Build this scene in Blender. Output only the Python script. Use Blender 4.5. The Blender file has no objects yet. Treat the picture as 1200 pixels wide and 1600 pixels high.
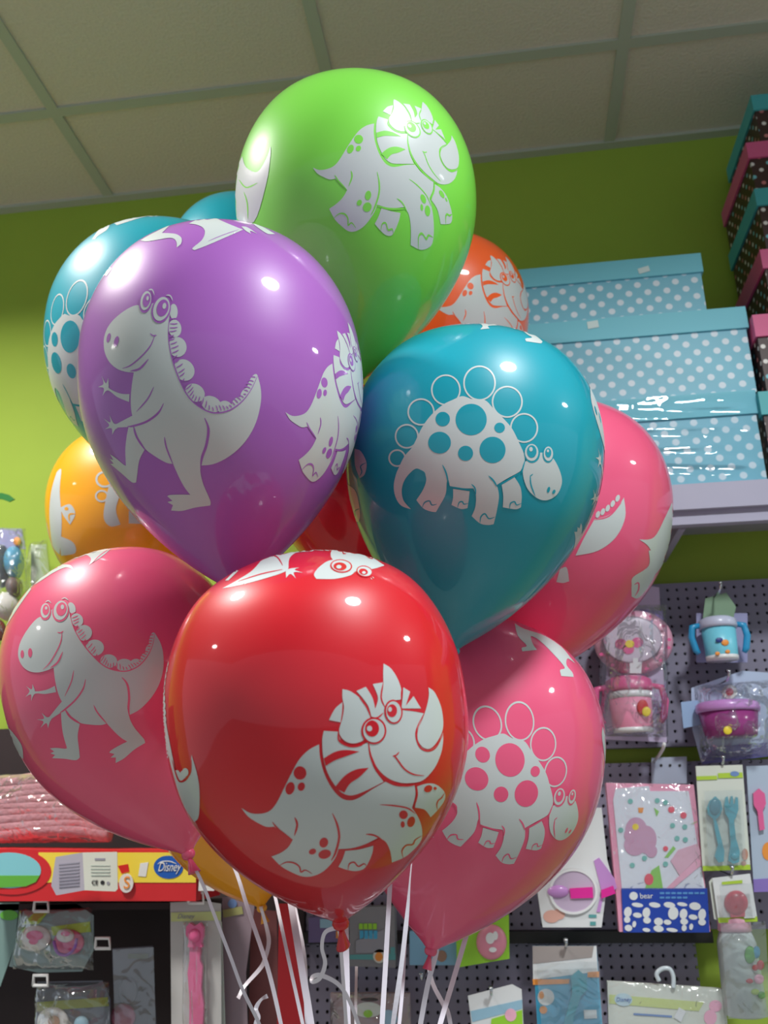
import bpy, bmesh, math, random
import numpy as np
from mathutils import Vector, Matrix
from mathutils.geometry import delaunay_2d_cdt
random.seed(7)
sc = bpy.context.scene
COL = sc.collection
# ------------------------------------------------------------------ camera
FPX = 1400.0                      # focal length in pixels of the 1200x1600 frame
EYE = np.array([0.0, 0.0, 1.50])  # eye height of the photographer
M = np.array([[0.99084207, 0.13383125, -0.01792173],
              [-0.06073571, 0.32320247, -0.94437881],
              [-0.12059505, 0.93681875, 0.32837094]])   # world -> (right, down, forward)
cd = bpy.data.cameras.new('camera'); cam = bpy.data.objects.new('camera', cd); COL.objects.link(cam)
cd.sensor_fit = 'VERTICAL'; cd.sensor_height = 36.0; cd.lens = FPX / 1600 * 36.0
cd.clip_start = 0.02; cd.clip_end = 60
cd.dof.use_dof = True; cd.dof.focus_distance = 0.88; cd.dof.aperture_fstop = 8.5
rt, up, bk = M[0], -M[1], -M[2]
cam.matrix_world = Matrix(((rt[0], up[0], bk[0], EYE[0]), (rt[1], up[1], bk[1], EYE[1]), (rt[2], up[2], bk[2], EYE[2]), (0, 0, 0, 1)))
sc.camera = cam
# ------------------------------------------------------------------ world, lights, exposure
w = bpy.data.worlds.new('world'); sc.world = w; w.use_nodes = True
bg = w.node_tree.nodes['Background']; bg.inputs[0].default_value = (0.80, 0.90, 1.0, 1); bg.inputs[1].default_value = 0.50
CEIL = 2.966
LAMPS = [(0.615, 0.16, 34, .13, 'ceiling downlight right of the balloons, nearest the viewer'),
         (-1.185, 0.76, 34, .13, 'ceiling downlight at the left, near the lime wall'),
         (2.45, 0.74, 24, .13, 'ceiling downlight farthest to the right'),
         (-3.3, -0.30, 20, .13, 'ceiling downlight farthest to the left')]
for i, (x, y, p, r, _) in enumerate(LAMPS):
    ld = bpy.data.lights.new('downlight_lamp', 'AREA'); ld.shape = 'DISK'; ld.size = 2 * r; ld.energy = p
    ld.color = (1.0, 0.965, 0.92) if x < 0 else (0.93, 0.98, 1.0); ld.spread = math.radians(150)
    lo = bpy.data.objects.new('downlight_lamp', ld); COL.objects.link(lo); lo.location = (x, y, CEIL - 0.035)
sc.view_settings.view_transform = 'Standard'; sc.view_settings.look = 'None'
sc.view_settings.gamma = 1; sc.view_settings.use_curve_mapping = False
sc.view_settings.exposure = 0.0
# ------------------------------------------------------------------ helpers
def lin(c):
    return tuple(((v / 255) / 12.92 if v / 255 <= .04045 else ((v / 255 + .055) / 1.055) ** 2.4) for v in c) + (1,)
MATS = {}
def mat(name, rgb, rough=.5, spec=.5, coat=0, coatr=.03, metal=0, trans=0, noise=0, nscale=40, bump=0, emit=None, sheen=0):
    if name in MATS: return MATS[name]
    m = bpy.data.materials.new(name); m.use_nodes = True; nt = m.node_tree; b = nt.nodes['Principled BSDF']
    c = lin(rgb); b.inputs['Base Color'].default_value = c
    b.inputs['Roughness'].default_value = rough; b.inputs['Specular IOR Level'].default_value = spec
    b.inputs['Coat Weight'].default_value = coat; b.inputs['Coat Roughness'].default_value = coatr
    b.inputs['Metallic'].default_value = metal
    if sheen: b.inputs['Sheen Weight'].default_value = sheen
    if emit: b.inputs['Emission Color'].default_value = c; b.inputs['Emission Strength'].default_value = emit
    if noise or bump:
        tc = nt.nodes.new('ShaderNodeTexCoord'); n = nt.nodes.new('ShaderNodeTexNoise'); n.inputs['Scale'].default_value = nscale
        n.inputs['Detail'].default_value = 3; nt.links.new(tc.outputs['Object'], n.inputs['Vector'])
        if noise:
            mx = nt.nodes.new('ShaderNodeMix'); mx.data_type = 'RGBA'
            mx.inputs[6].default_value = tuple(v * (1 - noise) for v in c[:3]) + (1,)
            mx.inputs[7].default_value = tuple(min(1, v * (1 + noise)) for v in c[:3]) + (1,)
            nt.links.new(n.outputs['Fac'], mx.inputs[0]); nt.links.new(mx.outputs[2], b.inputs['Base Color'])
        if bump:
            bp = nt.nodes.new('ShaderNodeBump'); bp.inputs['Strength'].default_value = bump; bp.inputs['Distance'].default_value = .01
            nt.links.new(n.outputs['Fac'], bp.inputs['Height']); nt.links.new(bp.outputs[0], b.inputs['Normal'])
    if trans:
        t = nt.nodes.new('ShaderNodeBsdfTranslucent'); t.inputs[0].default_value = c
        mx = nt.nodes.new('ShaderNodeMixShader'); mx.inputs[0].default_value = trans
        o = nt.nodes['Material Output']
        nt.links.new(b.outputs[0], mx.inputs[1]); nt.links.new(t.outputs[0], mx.inputs[2]); nt.links.new(mx.outputs[0], o.inputs[0])
    MATS[name] = m; return m
def film(name, tint=(1, 1, 1), gloss=.10, rough=.08, bump=.6, scale=30, haze=0.0):
    """clear crinkled plastic: transparent with a thin shiny skin"""
    if name in MATS: return MATS[name]
    m = bpy.data.materials.new(name); m.use_nodes = True; nt = m.node_tree; nt.nodes.clear()
    o = nt.nodes.new('ShaderNodeOutputMaterial'); tr = nt.nodes.new('ShaderNodeBsdfTransparent'); tr.inputs[0].default_value = (*tint, 1)
    gl = nt.nodes.new('ShaderNodeBsdfGlossy'); gl.inputs['Roughness'].default_value = rough
    tc = nt.nodes.new('ShaderNodeTexCoord'); n = nt.nodes.new('ShaderNodeTexNoise'); n.inputs['Scale'].default_value = scale
    n.inputs['Detail'].default_value = 1.5; n.inputs['Distortion'].default_value = 1.2
    nt.links.new(tc.outputs['Object'], n.inputs['Vector'])
    bp = nt.nodes.new('ShaderNodeBump'); bp.inputs['Strength'].default_value = bump; bp.inputs['Distance'].default_value = .008
    nt.links.new(n.outputs['Fac'], bp.inputs['Height']); nt.links.new(bp.outputs[0], gl.inputs['Normal'])
    lw = nt.nodes.new('ShaderNodeLayerWeight'); lw.inputs[0].default_value = .25; nt.links.new(bp.outputs[0], lw.inputs['Normal'])
    ad = nt.nodes.new('ShaderNodeMath'); ad.operation = 'MULTIPLY_ADD'; ad.inputs[1].default_value = .5; ad.inputs[2].default_value = gloss; ad.use_clamp = True
    nt.links.new(lw.outputs['Fresnel'], ad.inputs[0])
    mx = nt.nodes.new('ShaderNodeMixShader'); nt.links.new(ad.outputs[0], mx.inputs[0]); nt.links.new(tr.outputs[0], mx.inputs[1]); nt.links.new(gl.outputs[0], mx.inputs[2])
    last = mx
    if haze:
        df = nt.nodes.new('ShaderNodeBsdfDiffuse'); df.inputs[0].default_value = (.8, .85, .85, 1)
        m2 = nt.nodes.new('ShaderNodeMixShader'); m2.inputs[0].default_value = haze
        nt.links.new(mx.outputs[0], m2.inputs[1]); nt.links.new(df.outputs[0], m2.inputs[2]); last = m2
    nt.links.new(last.outputs[0], o.inputs[0]); MATS[name] = m; return m
def dots(name, base, dot, step, rad, rot=45, rough=.45, holes=False, dots2=None):
    """printed polka dots on a square lattice in (x+y, z); with holes=True the dots are punched through"""
    if name in MATS: return MATS[name]
    m = bpy.data.materials.new(name); m.use_nodes = True; nt = m.node_tree; b = nt.nodes['Principled BSDF']; b.inputs['Roughness'].default_value = rough
    N = nt.nodes.new; L = nt.links.new
    def mth(op, a, c=None, d=None):
        n = N('ShaderNodeMath'); n.operation = op
        for i, v in enumerate((a, c, d)):
            if v is None: continue
            if isinstance(v, (int, float)): n.inputs[i].default_value = v
            else: L(v, n.inputs[i])
        return n.outputs[0]
    tc = N('ShaderNodeTexCoord'); sp = N('ShaderNodeSeparateXYZ'); L(tc.outputs['Object'], sp.inputs[0])
    u = mth('ADD', sp.outputs[0], sp.outputs[1]); v = sp.outputs[2]
    a = math.radians(rot)
    p = mth('ADD', mth('MULTIPLY', u, math.cos(a) / step), mth('MULTIPLY', v, math.sin(a) / step))
    q = mth('ADD', mth('MULTIPLY', u, -math.sin(a) / step), mth('MULTIPLY', v, math.cos(a) / step))
    fp = mth('SUBTRACT', mth('FRACT', p), .5); fq = mth('SUBTRACT', mth('FRACT', q), .5)
    d = mth('SQRT', mth('ADD', mth('MULTIPLY', fp, fp), mth('MULTIPLY', fq, fq)))
    mr = N('ShaderNodeMapRange'); mr.inputs[1].default_value = rad / step * 1.12; mr.inputs[2].default_value = rad / step * .88
    L(d, mr.inputs[0]); fac = mr.outputs[0]
    if holes:
        tr = N('ShaderNodeBsdfTransparent'); mx = N('ShaderNodeMixShader'); L(fac, mx.inputs[0]); L(b.outputs[0], mx.inputs[1]); L(tr.outputs[0], mx.inputs[2])
        L(mx.outputs[0], nt.nodes['Material Output'].inputs[0]); b.inputs['Base Color'].default_value = lin(base)
    else:
        mx = N('ShaderNodeMix'); mx.data_type = 'RGBA'; L(fac, mx.inputs[0]); mx.inputs[6].default_value = lin(base); mx.inputs[7].default_value = lin(dot)
        if dots2:
            cmb = N('ShaderNodeCombineXYZ'); L(mth('FLOOR', p), cmb.inputs[0]); L(mth('FLOOR', q), cmb.inputs[1])
            wn = N('ShaderNodeTexWhiteNoise'); L(cmb.outputs[0], wn.inputs[0])
            cr = N('ShaderNodeValToRGB'); cr.color_ramp.interpolation = 'CONSTANT'
            cr.color_ramp.elements[0].color = lin(dot); e = cr.color_ramp.elements[1]; e.position = .45; e.color = lin(dots2[0])
            e = cr.color_ramp.elements.new(.72); e.color = lin(dots2[1]); L(wn.outputs['Value'], cr.inputs[0]); L(cr.outputs[0], mx.inputs[7])
        L(mx.outputs[2], b.inputs['Base Color'])
    MATS[name] = m; return m
WLOC = {}
def tag(o, label=None, cat=None, group=None, kind=None):
    if label: o['label'] = label
    if cat: o['category'] = cat
    if group: o['group'] = group
    if kind: o['kind'] = kind
    return o
def thing(name, loc, label, cat, group=None):
    o = bpy.data.objects.new(name, None); COL.objects.link(o); o.empty_display_size = .03
    o.location = loc; WLOC[o] = np.array(loc, float); return tag(o, label, cat, group)
def obj(name, verts, faces, m, parent=None, smooth=False, midx=None, base=None):
    verts = np.asarray(verts, float)
    org = WLOC[parent] if parent is not None else (np.array(base, float) if base is not None else np.array([verts[:, 0].mean(), verts[:, 1].mean(), verts[:, 2].min()]))
    me = bpy.data.meshes.new(name); me.from_pydata((verts - org).tolist(), [], [tuple(int(i) for i in f) for f in faces])
    ms = m if isinstance(m, (list, tuple)) else [m]
    for x in ms: me.materials.append(x)
    if midx is not None: me.polygons.foreach_set('material_index', midx)
    if smooth: me.polygons.foreach_set('use_smooth', [True] * len(me.polygons))
    me.update()
    o = bpy.data.objects.new(name, me); COL.objects.link(o)
    if parent is not None: o.parent = parent
    else: o.location = org
    WLOC[o] = org; return o
class MB:
    """collects shapes into one mesh"""
    def __init__(s): s.v = []; s.f = []; s.n = 0; s.mi = []
    def add(s, v, f, mi=0):
        s.v.append(np.asarray(v, float).reshape(-1, 3)); s.f += [tuple(i + s.n for i in q) for q in f]; s.mi += [mi] * len(f); s.n += len(s.v[-1]); return s
    def box(s, a, b, mi=0):
        (x0, y0, z0), (x1, y1, z1) = a, b
        v = [(x, y, z) for x in (x0, x1) for y in (y0, y1) for z in (z0, z1)]
        return s.add(v, [(0, 1, 3, 2), (4, 6, 7, 5), (0, 4, 5, 1), (2, 3, 7, 6), (0, 2, 6, 4), (1, 5, 7, 3)], mi)
    def tube(s, pts, r, n=8, mi=0, closed=False):
        P = np.asarray(pts, float); v = []; f = []; k = len(P)
        for i in range(k):
            t = P[(i + 1) % k] - P[i - 1] if closed else P[min(i + 1, k - 1)] - P[max(i - 1, 0)]
            t = t / (np.linalg.norm(t) + 1e-9); a = np.cross(t, (0, 1, 0.01)); a /= np.linalg.norm(a) + 1e-9; b = np.cross(t, a)
            rr = r[i] if hasattr(r, '__len__') else r
            for j in range(n): v.append(P[i] + rr * (math.cos(2 * math.pi * j / n) * a + math.sin(2 * math.pi * j / n) * b))
        for i in range(k if closed else k - 1):
            for j in range(n): f.append((i * n + j, i * n + (j + 1) % n, ((i + 1) % k) * n + (j + 1) % n, ((i + 1) % k) * n + j))
        if not closed: f += [tuple(range(n))[::-1], tuple((k - 1) * n + j for j in range(n))]
        return s.add(v, f, mi)
    def lathe(s, prof, org, axis=(0, 0, 1), n=32, mi=0, sx=1.0):
        A = np.array(axis, float); A /= np.linalg.norm(A); t = np.cross(A, (0.1, 1, 0.05)); t /= np.linalg.norm(t); b = np.cross(A, t)
        v = []; f = []
        for (h, r) in prof:
            for j in range(n):
                a = 2 * math.pi * j / n; v.append(np.array(org) + A * h + r * (math.cos(a) * t * sx + math.sin(a) * b))
        for i in range(len(prof) - 1):
            for j in range(n): f.append((i * n + j, i * n + (j + 1) % n, (i + 1) * n + (j + 1) % n, (i + 1) * n + j))
        f += [tuple(range(n))[::-1], tuple((len(prof) - 1) * n + j for j in range(n))]
        return s.add(v, f, mi)
    def build(s, name, m, parent=None, smooth=False, base=None):
        return obj(name, np.concatenate(s.v), s.f, m, parent, smooth, s.mi, base)
def ray(u, v): return M.T @ np.array([(u - 600) / FPX, (v - 800) / FPX, 1.0])
def at(u, v, y):
    """the point of the vertical plane at distance y behind the eye that the photo shows at (u, v)"""
    r = ray(u, v); return EYE + r / r[1] * y
def proj(P):
    q = M @ (np.asarray(P) - EYE); return 600 + FPX * q[0] / q[2], 800 + FPX * q[1] / q[2]
def smooth_poly(pts, closed=True, n=6):
    P = [np.array(p[:2], float) for p in pts]; c = [len(p) > 2 for p in pts]; k = len(P); out = []
    T = []
    for i in range(k):
        if c[i] or (not closed and i in (0, k - 1)): T.append(None)
        else: T.append((P[(i + 1) % k] - P[i - 1]) * .5)
    for i in range(k if closed else k - 1):
        j = (i + 1) % k; d = P[j] - P[i]; a = T[i] if T[i] is not None else d * (.6 if T[j] is not None else 1) ; b = T[j] if T[j] is not None else d * (.6 if T[i] is not None else 1)
        for s_ in range(n):
            t = s_ / n; out.append((2*t**3 - 3*t*t + 1) * P[i] + (t**3 - 2*t*t + t) * a + (3*t*t - 2*t**3) * P[j] + (t**3 - t*t) * b)
    if not closed: out.append(P[-1])
    return np.array(out)
def ellipse(cx, cy, rx, ry, rot=0, n=36):
    a = np.linspace(0, 2 * np.pi, n, endpoint=False); c, s = math.cos(math.radians(rot)), math.sin(math.radians(rot))
    x = rx * np.cos(a); y = ry * np.sin(a); return np.stack([cx + x * c - y * s, cy + x * s + y * c], 1)
def fill(poly, step):
    """triangulate an outline with inner grid points"""
    P = [Vector(p) for p in poly]; n = len(P); lo = poly.min(0); hi = poly.max(0); g = []
    for i, x in enumerate(np.arange(lo[0] + step * .5, hi[0], step)):
        for y in np.arange(lo[1] + step * (.25 + .5 * (i % 2)), hi[1], step): g.append(Vector((x, y)))
    r = delaunay_2d_cdt(P + g, [], [list(range(n))], 1, 1e-6)
    return np.array([(v.x, v.y) for v in r[0]]), [tuple(f) for f in r[2]]
def stroke(pts, w, closed=False, taper=True, smooth=True, sub=5):
    L = smooth_poly(pts, closed, sub) if smooth else np.array([p[:2] for p in pts], float)
    k = len(L); v = []; f = []
    for i in range(k):
        t = (L[(i + 1) % k] - L[i - 1]) if closed else (L[min(i + 1, k - 1)] - L[max(i - 1, 0)])
        t = t / (np.linalg.norm(t) + 1e-9); nn = np.array([-t[1], t[0]])
        q = 1 if (closed or not taper) else min(1, .25 + 3 * min(i, k - 1 - i) / k)
        v += [L[i] + nn * w * .5 * q, L[i] - nn * w * .5 * q]
    for i in range(k if closed else k - 1):
        j = (i + 1) % k; f.append((2 * i, 2 * i + 1, 2 * j + 1, 2 * j))
    return np.array(v), f
def slab(name, px, Y, thick, m, parent=None, smooth=0, z0=None):
    """a card, carton or panel whose outline stands at distance Y, with real thickness"""
    P = smooth_poly(px, True, smooth) if smooth else np.array([p[:2] for p in px], float)
    F = [at(u, v, Y) for u, v in P]; n = len(F); v = F + [p + np.array([0, thick, 0]) for p in F]
    f = [tuple(range(n)), tuple(range(2 * n - 1, n - 1, -1))] + [(i, n + i, n + (i + 1) % n, (i + 1) % n) for i in range(n)]
    return obj(name, v, f, m, parent, False)
def rect(x0, y0, x1, y1, lean=0.0, drop=0.0): return [(x0, y0), (x1, y0 + drop), (x1 + lean, y1 + drop), (x0 + lean, y1)]
def decal(name, shapes, Y, m, parent, thick=.0006):
    """printed shapes on a flat front: list of outlines in frame coordinates"""
    if name in ('lime_band', 'bowl_spots') and len(shapes) > 1: return [decal(name[:-1] if name.endswith('s') else name, [q], Y, m, parent, thick) for q in shapes][0]
    mb = MB()
    for k_, P in enumerate(shapes):
        F = [at(u, v, Y - .00006 * k_) for u, v in P]; n = len(F)
        mb.add(F + [p + np.array([0, thick, 0]) for p in F], [tuple(range(n))] + [(i, n + i, n + (i + 1) % n, (i + 1) % n) for i in range(n)])
    return mb.build(name, m, parent)
def dome(name, u, v, ru, rv, Y, depth, m, parent, n=24, k=8, flat=1.0, rot=0):
    """a bulging moulded shape standing out toward the viewer from distance Y"""
    vs = []; f = []
    for i in range(k + 1):
        a = math.pi / 2 * i / k; s = math.cos(a) ** flat; E = ellipse(u, v, ru * max(s, .001), rv * max(s, .001), rot, n)
        for (x, y) in E: vs.append(at(x, y, Y) - np.array([0, depth * math.sin(a), 0]))
    for i in range(k):
        for j in range(n): f.append((i * n + j, i * n + (j + 1) % n, (i + 1) * n + (j + 1) % n, (i + 1) * n + j))
    f.append(tuple(range(n))[::-1])
    return obj(name, vs, f, m, parent, True)
def ptube(name, pts, Y, r, m, parent=None, closed=False, sm=True):
    L = smooth_poly(pts, closed, 5) if sm else np.array([p[:2] for p in pts], float)
    return MB().tube([at(u, v, Y) for u, v in L], r, 8, 0, closed).build(name, m, parent, True)
def text(name, s, u, v, hpx, Y, m, parent, shear=0, rot=0, ex=.0003, wpx=None):
    cu = bpy.data.curves.new(name, 'FONT'); cu.body = s; cu.align_x = 'CENTER'; cu.align_y = 'CENTER'; cu.shear = shear; cu.extrude = ex
    h = np.linalg.norm(at(u, v - hpx / 2, Y) - at(u, v + hpx / 2, Y)); cu.size = h * 1.35
    o = bpy.data.objects.new(name, cu); COL.objects.link(o); bpy.context.view_layer.update()
    dg = bpy.context.evaluated_depsgraph_get(); me = bpy.data.meshes.new_from_object(o.evaluated_get(dg)); bpy.data.objects.remove(o)
    me.materials.clear(); me.materials.append(m); o = bpy.data.objects.new(name, me); COL.objects.link(o)
    p = at(u, v, Y); o.parent = parent; o.location = p - WLOC[parent]; o.rotation_euler = (math.pi / 2, math.radians(rot), 0)
    if wpx:
        xs = [q.co.x for q in me.vertices]; wd = np.linalg.norm(at(u - wpx / 2, v, Y) - at(u + wpx / 2, v, Y)); o.scale = (wd / (max(xs) - min(xs)), 1, 1)
    WLOC[o] = p; return o
# ------------------------------------------------------------------ the room
D = 1.733
def struct(name, a, b, m):
    o = MB().box(a, b).build(name, m); o['kind'] = 'structure'; return o
wall_m = mat('lime_wall_paint', (152, 178, 64), .7, .3, noise=.05, nscale=9)
ceil_m = mat('ceiling_tile', (212, 204, 188), .9, .2, noise=.10, nscale=160, bump=.25)
struct('wall_back', (-5, D, 0), (5, D + .1, CEIL + .05), wall_m)
struct('floor', (-5, -3, -.05), (5, D, 0), mat('floor_tile', (150, 145, 138), .4))
struct('ceiling', (-5, -3, CEIL), (5, D, CEIL + .05), ceil_m)
bar_m = mat('ceiling_grid_paint', (178, 184, 168), .6)
GX = [-.885 + .6 * i for i in range(-6, 10)]; GY = [1.437 - .6 * i for i in range(0, 7)]
mb = MB()
for x in GX: mb.box((x - .012, -3, CEIL - .006), (x + .012, D - .02, CEIL))
tb = mb.build('trim_1', bar_m); tb['kind'] = 'structure'
mb = MB()
for y in GY: mb.box((-5, y - .012, CEIL - .0062), (5, y + .012, CEIL))
tb = mb.build('trim_2', bar_m); tb['kind'] = 'structure'
struct('trim_3', (-5, D - .022, CEIL - .008), (5, D, CEIL), bar_m)
ring_m = mat('white_lamp_ring', (235, 235, 230), .4)
for (x, y, p, r, lab) in LAMPS:
    t = thing('ceiling_downlight', (x, y, CEIL - .02), lab, 'lamp', 'round downlights set in the tiled ceiling')
    pr = [(0, r + .004), (0, r + .022), (.008, r + .03), (.02, r + .03), (.02, r + .004)]
    MB().lathe([(h - .02 + .02, q) for h, q in pr], (x, y, CEIL - .02), (0, 0, 1), 40).build('trim_ring', ring_m, t, True)
    MB().lathe([(0, r * .98), (.004, r)], (x, y, CEIL - .012), (0, 0, 1), 40).build('diffuser', mat('lamp_diffuser', (255, 250, 240), .4, emit=6), t, True)
# ------------------------------------------------------------------ balloons
PROF = np.array([(1.03,0),(1.015,.22),(.93,.50),(.78,.73),(.55,.89),(.28,.98),(0,1.0),(-.25,.975),(-.5,.895),(-.75,.75),(-.97,.565),(-1.15,.37),(-1.28,.2),(-1.36,.08),(-1.40,.035)])
BAL = {  # centre relative to the eye, radius, axis (knot to crown), lower stretch, crown stretch, belly fullness
'green': ([-0.1424, 0.8978, 0.7057], 0.1453, [0.03, -0.1854, 0.9822], 1.06, 1.001, -0.026),
'purple': ([-0.2615, 0.7834, 0.4251], 0.1402, [-0.0823, -0.0261, 0.9963], 1.112, 1.066, -0.002),
'teal': ([-0.0183, 0.9083, 0.3712], 0.1384, [0.1492, -0.0582, 0.9871], 1.064, 1.002, -0.018),
'red': ([-0.1608, 0.775, 0.09], 0.129, [-0.0578, -0.2915, 0.9548], 0.98, 1.069, 0.021),
'pinkL': ([-0.4135, 0.9587, 0.1584], 0.1315, [-0.4041, 0.0431, 0.9137], 1.092, 1.07, 0.012),
'pinkLR': ([-0.0414, 1.0674, 0.0762], 0.1486, [0.2422, 0.1464, 0.9591], 1.014, 1.016, -0.002),
'pinkUR': ([0.0858, 1.2032, 0.4055], 0.1562, [0.1722, -0.0491, 0.9838], 1.036, 0.979, 0.001),
'tealL': ([-0.4339, 1.0461, 0.6324], 0.1593, [-0.032, -0.0006, 0.9995], 1.006, 0.982, -0.003),
'orange': ([-0.0627, 1.2899, 0.7735], 0.1386, [0.1471, -0.0983, 0.9842], 1.05, 1, 0),
'yellow': ([-0.5691, 1.2956, 0.48], 0.1358, [-0.2402, -0.0, 0.9707], 1.05, 1, 0),
'tealB': ([-0.3954, 1.2431, 0.8763], 0.12, [0.0, -0.0, 1.0], 1.05, 1, 0),
'redB': ([-0.1949, 1.224, 0.4868], 0.1283, [0.0, -0.0, 1.0], 1.05, 1, 0),
'orangeB': ([-0.3822, 1.2685, 0.0474], 0.1116, [-0.2834, -0.0, 0.959], 1.0, 1, 0),
}
TG = np.linspace(0, math.pi, 721)
NEAR = {'red': .96, 'pinkLR': 1.05, 'yellow': 1.03, 'pinkL': .985, 'teal': 1.03, 'pinkUR': 1.03, 'redB': 1.03, 'orange': 1.025}   # how near each one hangs
class Shape:
    def __init__(s, key):
        C, s.R, A, e, k, b = BAL[key]; nr = NEAR.get(key, 1.0); s.R *= nr; s.C = np.array(C) * nr + EYE; s.A = np.array(A) / np.linalg.norm(A)
        z = PROF[:, 0]; t = np.clip(-z / 1.4, 0, 1); r = PROF[:, 1] + b * np.sin(np.pi * t) ** 1.5; z = np.where(z > 0, z * k, z * e)
        L = smooth_poly(list(zip(z, r)), False, 12); th = np.arctan2(L[:, 1], L[:, 0]); rd = np.hypot(L[:, 1], L[:, 0])
        g = np.interp(TG, th, rd); lim = TG < 2.95
        kk = np.ones(17) / 17; sm = np.convolve(np.pad(g, 8, mode='reflect'), kk, 'valid'); sm = np.convolve(np.pad(sm, 8, mode='reflect'), kk, 'valid')
        s.g = np.where(lim, sm, g); s.key = key
        s.t = np.cross(s.A, (0.3, 1, 0.2)); s.t /= np.linalg.norm(s.t); s.b = np.cross(s.A, s.t); s.e = e
    def rad(s, d):
        return np.interp(np.arccos(np.clip(d @ s.A, -1, 1)), TG, s.g) * s.R
    def pt(s, d, off=0.0): return s.C + d * (s.rad(d) + off)[..., None]
    def hit(s, uv):
        """directions (from the centre) of the surface points seen at frame points uv; points past the rim slide onto it"""
        uv = np.array(uv, float).reshape(-1, 2); cu = np.array(proj(s.C)); out = []
        for q in uv:
            f = 1.0; base = None
            for tr in range(60):
                D = ray(*(cu + (q - cu) * f)); P0 = EYE - s.C; dn = np.linalg.norm(D); D = D / dn
                tt = np.linspace(max(.2, np.linalg.norm(P0) - s.R * 1.6), np.linalg.norm(P0) + s.R * .6, 400)
                P = P0 + tt[:, None] * D; n = np.linalg.norm(P, axis=1); ins = n < s.rad(P / n[:, None])
                if ins.any():
                    i = int(ins.argmax()); lo, hi = tt[max(i - 1, 0)], tt[i]
                    for _ in range(14):
                        m = (lo + hi) / 2; Pm = P0 + m * D; nm = np.linalg.norm(Pm)
                        if nm < s.rad(Pm / nm): hi = m
                        else: lo = m
                    Pm = P0 + hi * D; base = Pm / np.linalg.norm(Pm); break
                f *= .992
            out.append(base if base is not None else -s.A)
        return np.array(out)
W_, C_ = 0, 1
def E_(cx, cy, rx, ry, rot=0): return ('e', cx, cy, rx, ry, rot)
def F_(*p): return ('f', p)
def S_(w, *p): return ('s', w, p)
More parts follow.
